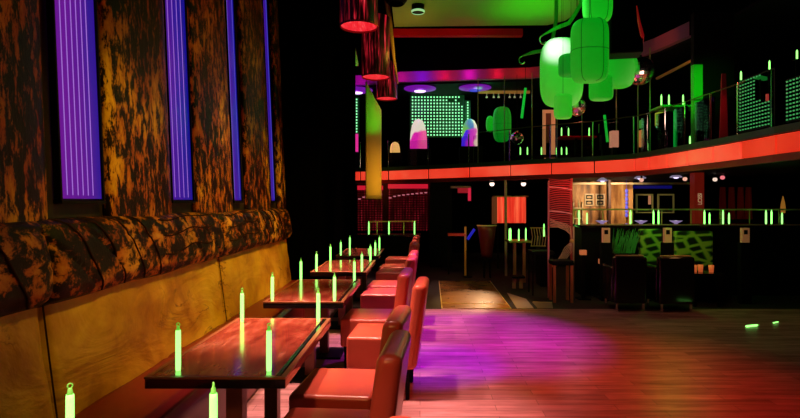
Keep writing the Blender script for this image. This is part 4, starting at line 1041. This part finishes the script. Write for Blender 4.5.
for (a,b,Y,r,lb) in (((525.5,88),(521.8,118),11.9,.035,'leaning bright green batten at the left of the lanterns'),((604.5,115),(607.5,142),11.3,.03,'green batten leaning beside the salmon lamp')):
    p,q=at(*a,Y),at(*b,Y); t=thing('green_batten',lb,'batten',q); d=Vector(p)-Vector(q)
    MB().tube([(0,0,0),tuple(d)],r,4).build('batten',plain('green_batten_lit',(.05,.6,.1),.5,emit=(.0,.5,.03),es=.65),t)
    MB().tube([tuple(d),(d.x,0,4.63-q[2])],.006,6).build('cord',M['black'],t)
# tall window posts rising behind the glass
for px,Y,lb in ((478,12.9,'left of the dark lantern reflection'),(504.5,12.7,'through the dark lantern reflection'),(532,12.4,'left of the wooden frame'),(557,12.0,'right of the wooden frame'),(582,11.9,'behind the large lantern'),(616.5,11.5,'beside the salmon lamp'),(638,10.9,'left of the orange lamp'),(650,10.4,'right of the orange lamp')):
    o=MB().tube([(ax(px,Y),Y,2.44),(ax(px,Y),Y,4.63)],.012,6).build('window_post',plain('post_olive_%d'%px,(.25,.4,.12),.4)); tag(o,'thin upright post inside the balcony, '+lb,'post','thin posts inside the balcony')
for px,lb in ((675.3,'brightest'),(665.5,'thin one')):
    o=MB().tube([(ax(px,9.7),9.7,2.44),(ax(px,9.7),9.7,az(104,9.7)-.12)],.03 if px>670 else .015,8).build('green_upright',plain('green_up_%d'%px,(.05,.5,.1),.4,emit=(0,.5,.05),es=.7)); tag(o,'green lit upright below the green balcony table, '+lb,'post','green uprights below the balcony table')  # green light on the uprights is put into their emission
x,y,z=at(496,89,13.9); o=B((ax(479,14.4),14.4,az(93,14.4)),(ax(530,14.4),14.5,az(83,14.4))).build('amber_pelmet',plain('amber_pelmet',(.35,.16,.05),.4,emit=(.5,.18,.04),es=.3)); tag(o,'amber lit pelmet with hanging glasses inside the balcony','pelmet')
for k,px in enumerate((487,494,499,510,515,521)):
    o=MB().lathe([(.006,.12),(.006,.05),(.028,.03),(.033,0)],12,cap0=False).build('hanging_glass',plain('glass_%d'%k,(.5,.5,.4),.1,emit=(.5,.4,.25),es=.4),None,(ax(px,14.4),14.45,az(93,14.4)-.1205),True); tag(o,'upside down wine glass under the amber pelmet, %s along it'%('first','second','third','fourth','fifth','sixth')[k],'glass','glasses hung under the pelmet')
point('mezz_green_fill',(1.6,13.9,4.2),(.05,1,.15),14,.2)
spot('mezz_side_green',(4.3,9.3,4.5),(4.8,10.2,3.0),(.05,1,.1),60,60,.8,.1)

# ------------------------------------------------------------------ room lights
# warm wash on the gilded wall and bench back
for y,w in ((3.6,150),(5.6,260),(7.3,190)):
    spot('wall_wash',(.1,y-.4,4.5),(-2.0,y+.1,.95),(1,.68,.045),w*2.3,42,1,.12)
spot('wall_accent',(-.6,4.2,5.9),(-2.1,4.2,2.2),(1,.3,.08),70,70,1,.05)
# added out-of-view spotlight body; its flap cuts the violet pool's straight edge
fx,fy,fz=1.15,7.6,4.85
t=thing('added_spotlight','added unseen black spotlight with a light-cutting flap over the dance floor, above the frame','spotlight',(fx,fy,fz))
MB().lathe([(.08,.03),(.08,.13)],20).build('housing',M['black'],t); MB().tube([(0,0,.13),(0,0,.17)],.02,8).build('bracket',M['black'],t)
zf=.25; yc=fy-(fy-4.78)*zf/fz
B((-.6,yc-fy-.6,-zf),(.6,yc-fy,-zf+.01)).build('light_cutting_flap',M['blackmatte'],t)
spot('violet_pool',(fx,fy,fz),(.55,6.5,0),(.50,.0,.85),1900,41,.8,.012)
spot('blue_pool',(.9,5.4,4.9),(.12,5.35,0),(.05,.0,1),1300,20,.7,.02)
spot('red_wash',(2.0,3.4,5.2),(1.5,4.9,0),(1,.004,.002),760,50,1,.2)
spot('pink_pool',(.55,3.0,5.0),(.5,3.95,0),(1,.47,.42),700,17,1,.1)
spot('bar_wall_warm',(4.9,12.9,1.95),(4.9,14.6,1.6),(1,.66,.34),150,110,1,.1)
point('cord_screen_red',(2.5,8.6,1.9),(1,.12,.12),7,.1)
point('cord_pale_fill',(2.35,8.2,1.25),(1,.6,.5),4,.05)  # added fill light that brightens the cord screen
point('bar_green',(3.9,8.3,1.75),(.12,1,.08),12,.08)
point('bar_amber',(4.0,7.6,1.35),(1,.4,.12),4,.08)
point('far_floor_green',(2.0,10.2,1.5),(.6,1,.1),3,.08)
spot('chair_warm_key',(-1.3,-.4,3.0),(-.1,2.6,.75),(1,.42,.12),130,36,1,.1)
point('chair_edge_warm',(.8,6.0,1.9),(1,.2,.1),7,.1)

# ------------------------------------------------------------------ world, camera, view
w=bpy.data.worlds.new('World'); bpy.context.scene.world=w; w.use_nodes=True
w.node_tree.nodes['Background'].inputs[0].default_value=(0,0,0,1); w.node_tree.nodes['Background'].inputs[1].default_value=0
cam=bpy.data.cameras.new('Camera'); co=bpy.data.objects.new('Camera',cam); C.objects.link(co)
co.location=(0,0,EYE); co.rotation_euler=(math.pi/2,0,0); cam.sensor_width=36; cam.lens=533/800*36
cam.shift_x=-20/800; cam.shift_y=-7/800; cam.clip_start=.05; cam.clip_end=60
sc=bpy.context.scene; sc.camera=co
sc.view_settings.view_transform='Standard'; sc.view_settings.look='None'; sc.view_settings.exposure=0; sc.view_settings.gamma=1; sc.view_settings.use_curve_mapping=False
sc.cycles.max_bounces=5; sc.cycles.diffuse_bounces=1; sc.cycles.glossy_bounces=3; sc.cycles.transparent_max_bounces=10
sc.cycles.sample_clamp_indirect=3; sc.cycles.use_denoising=True; sc.cycles.caustics_reflective=False; sc.cycles.caustics_refractive=False
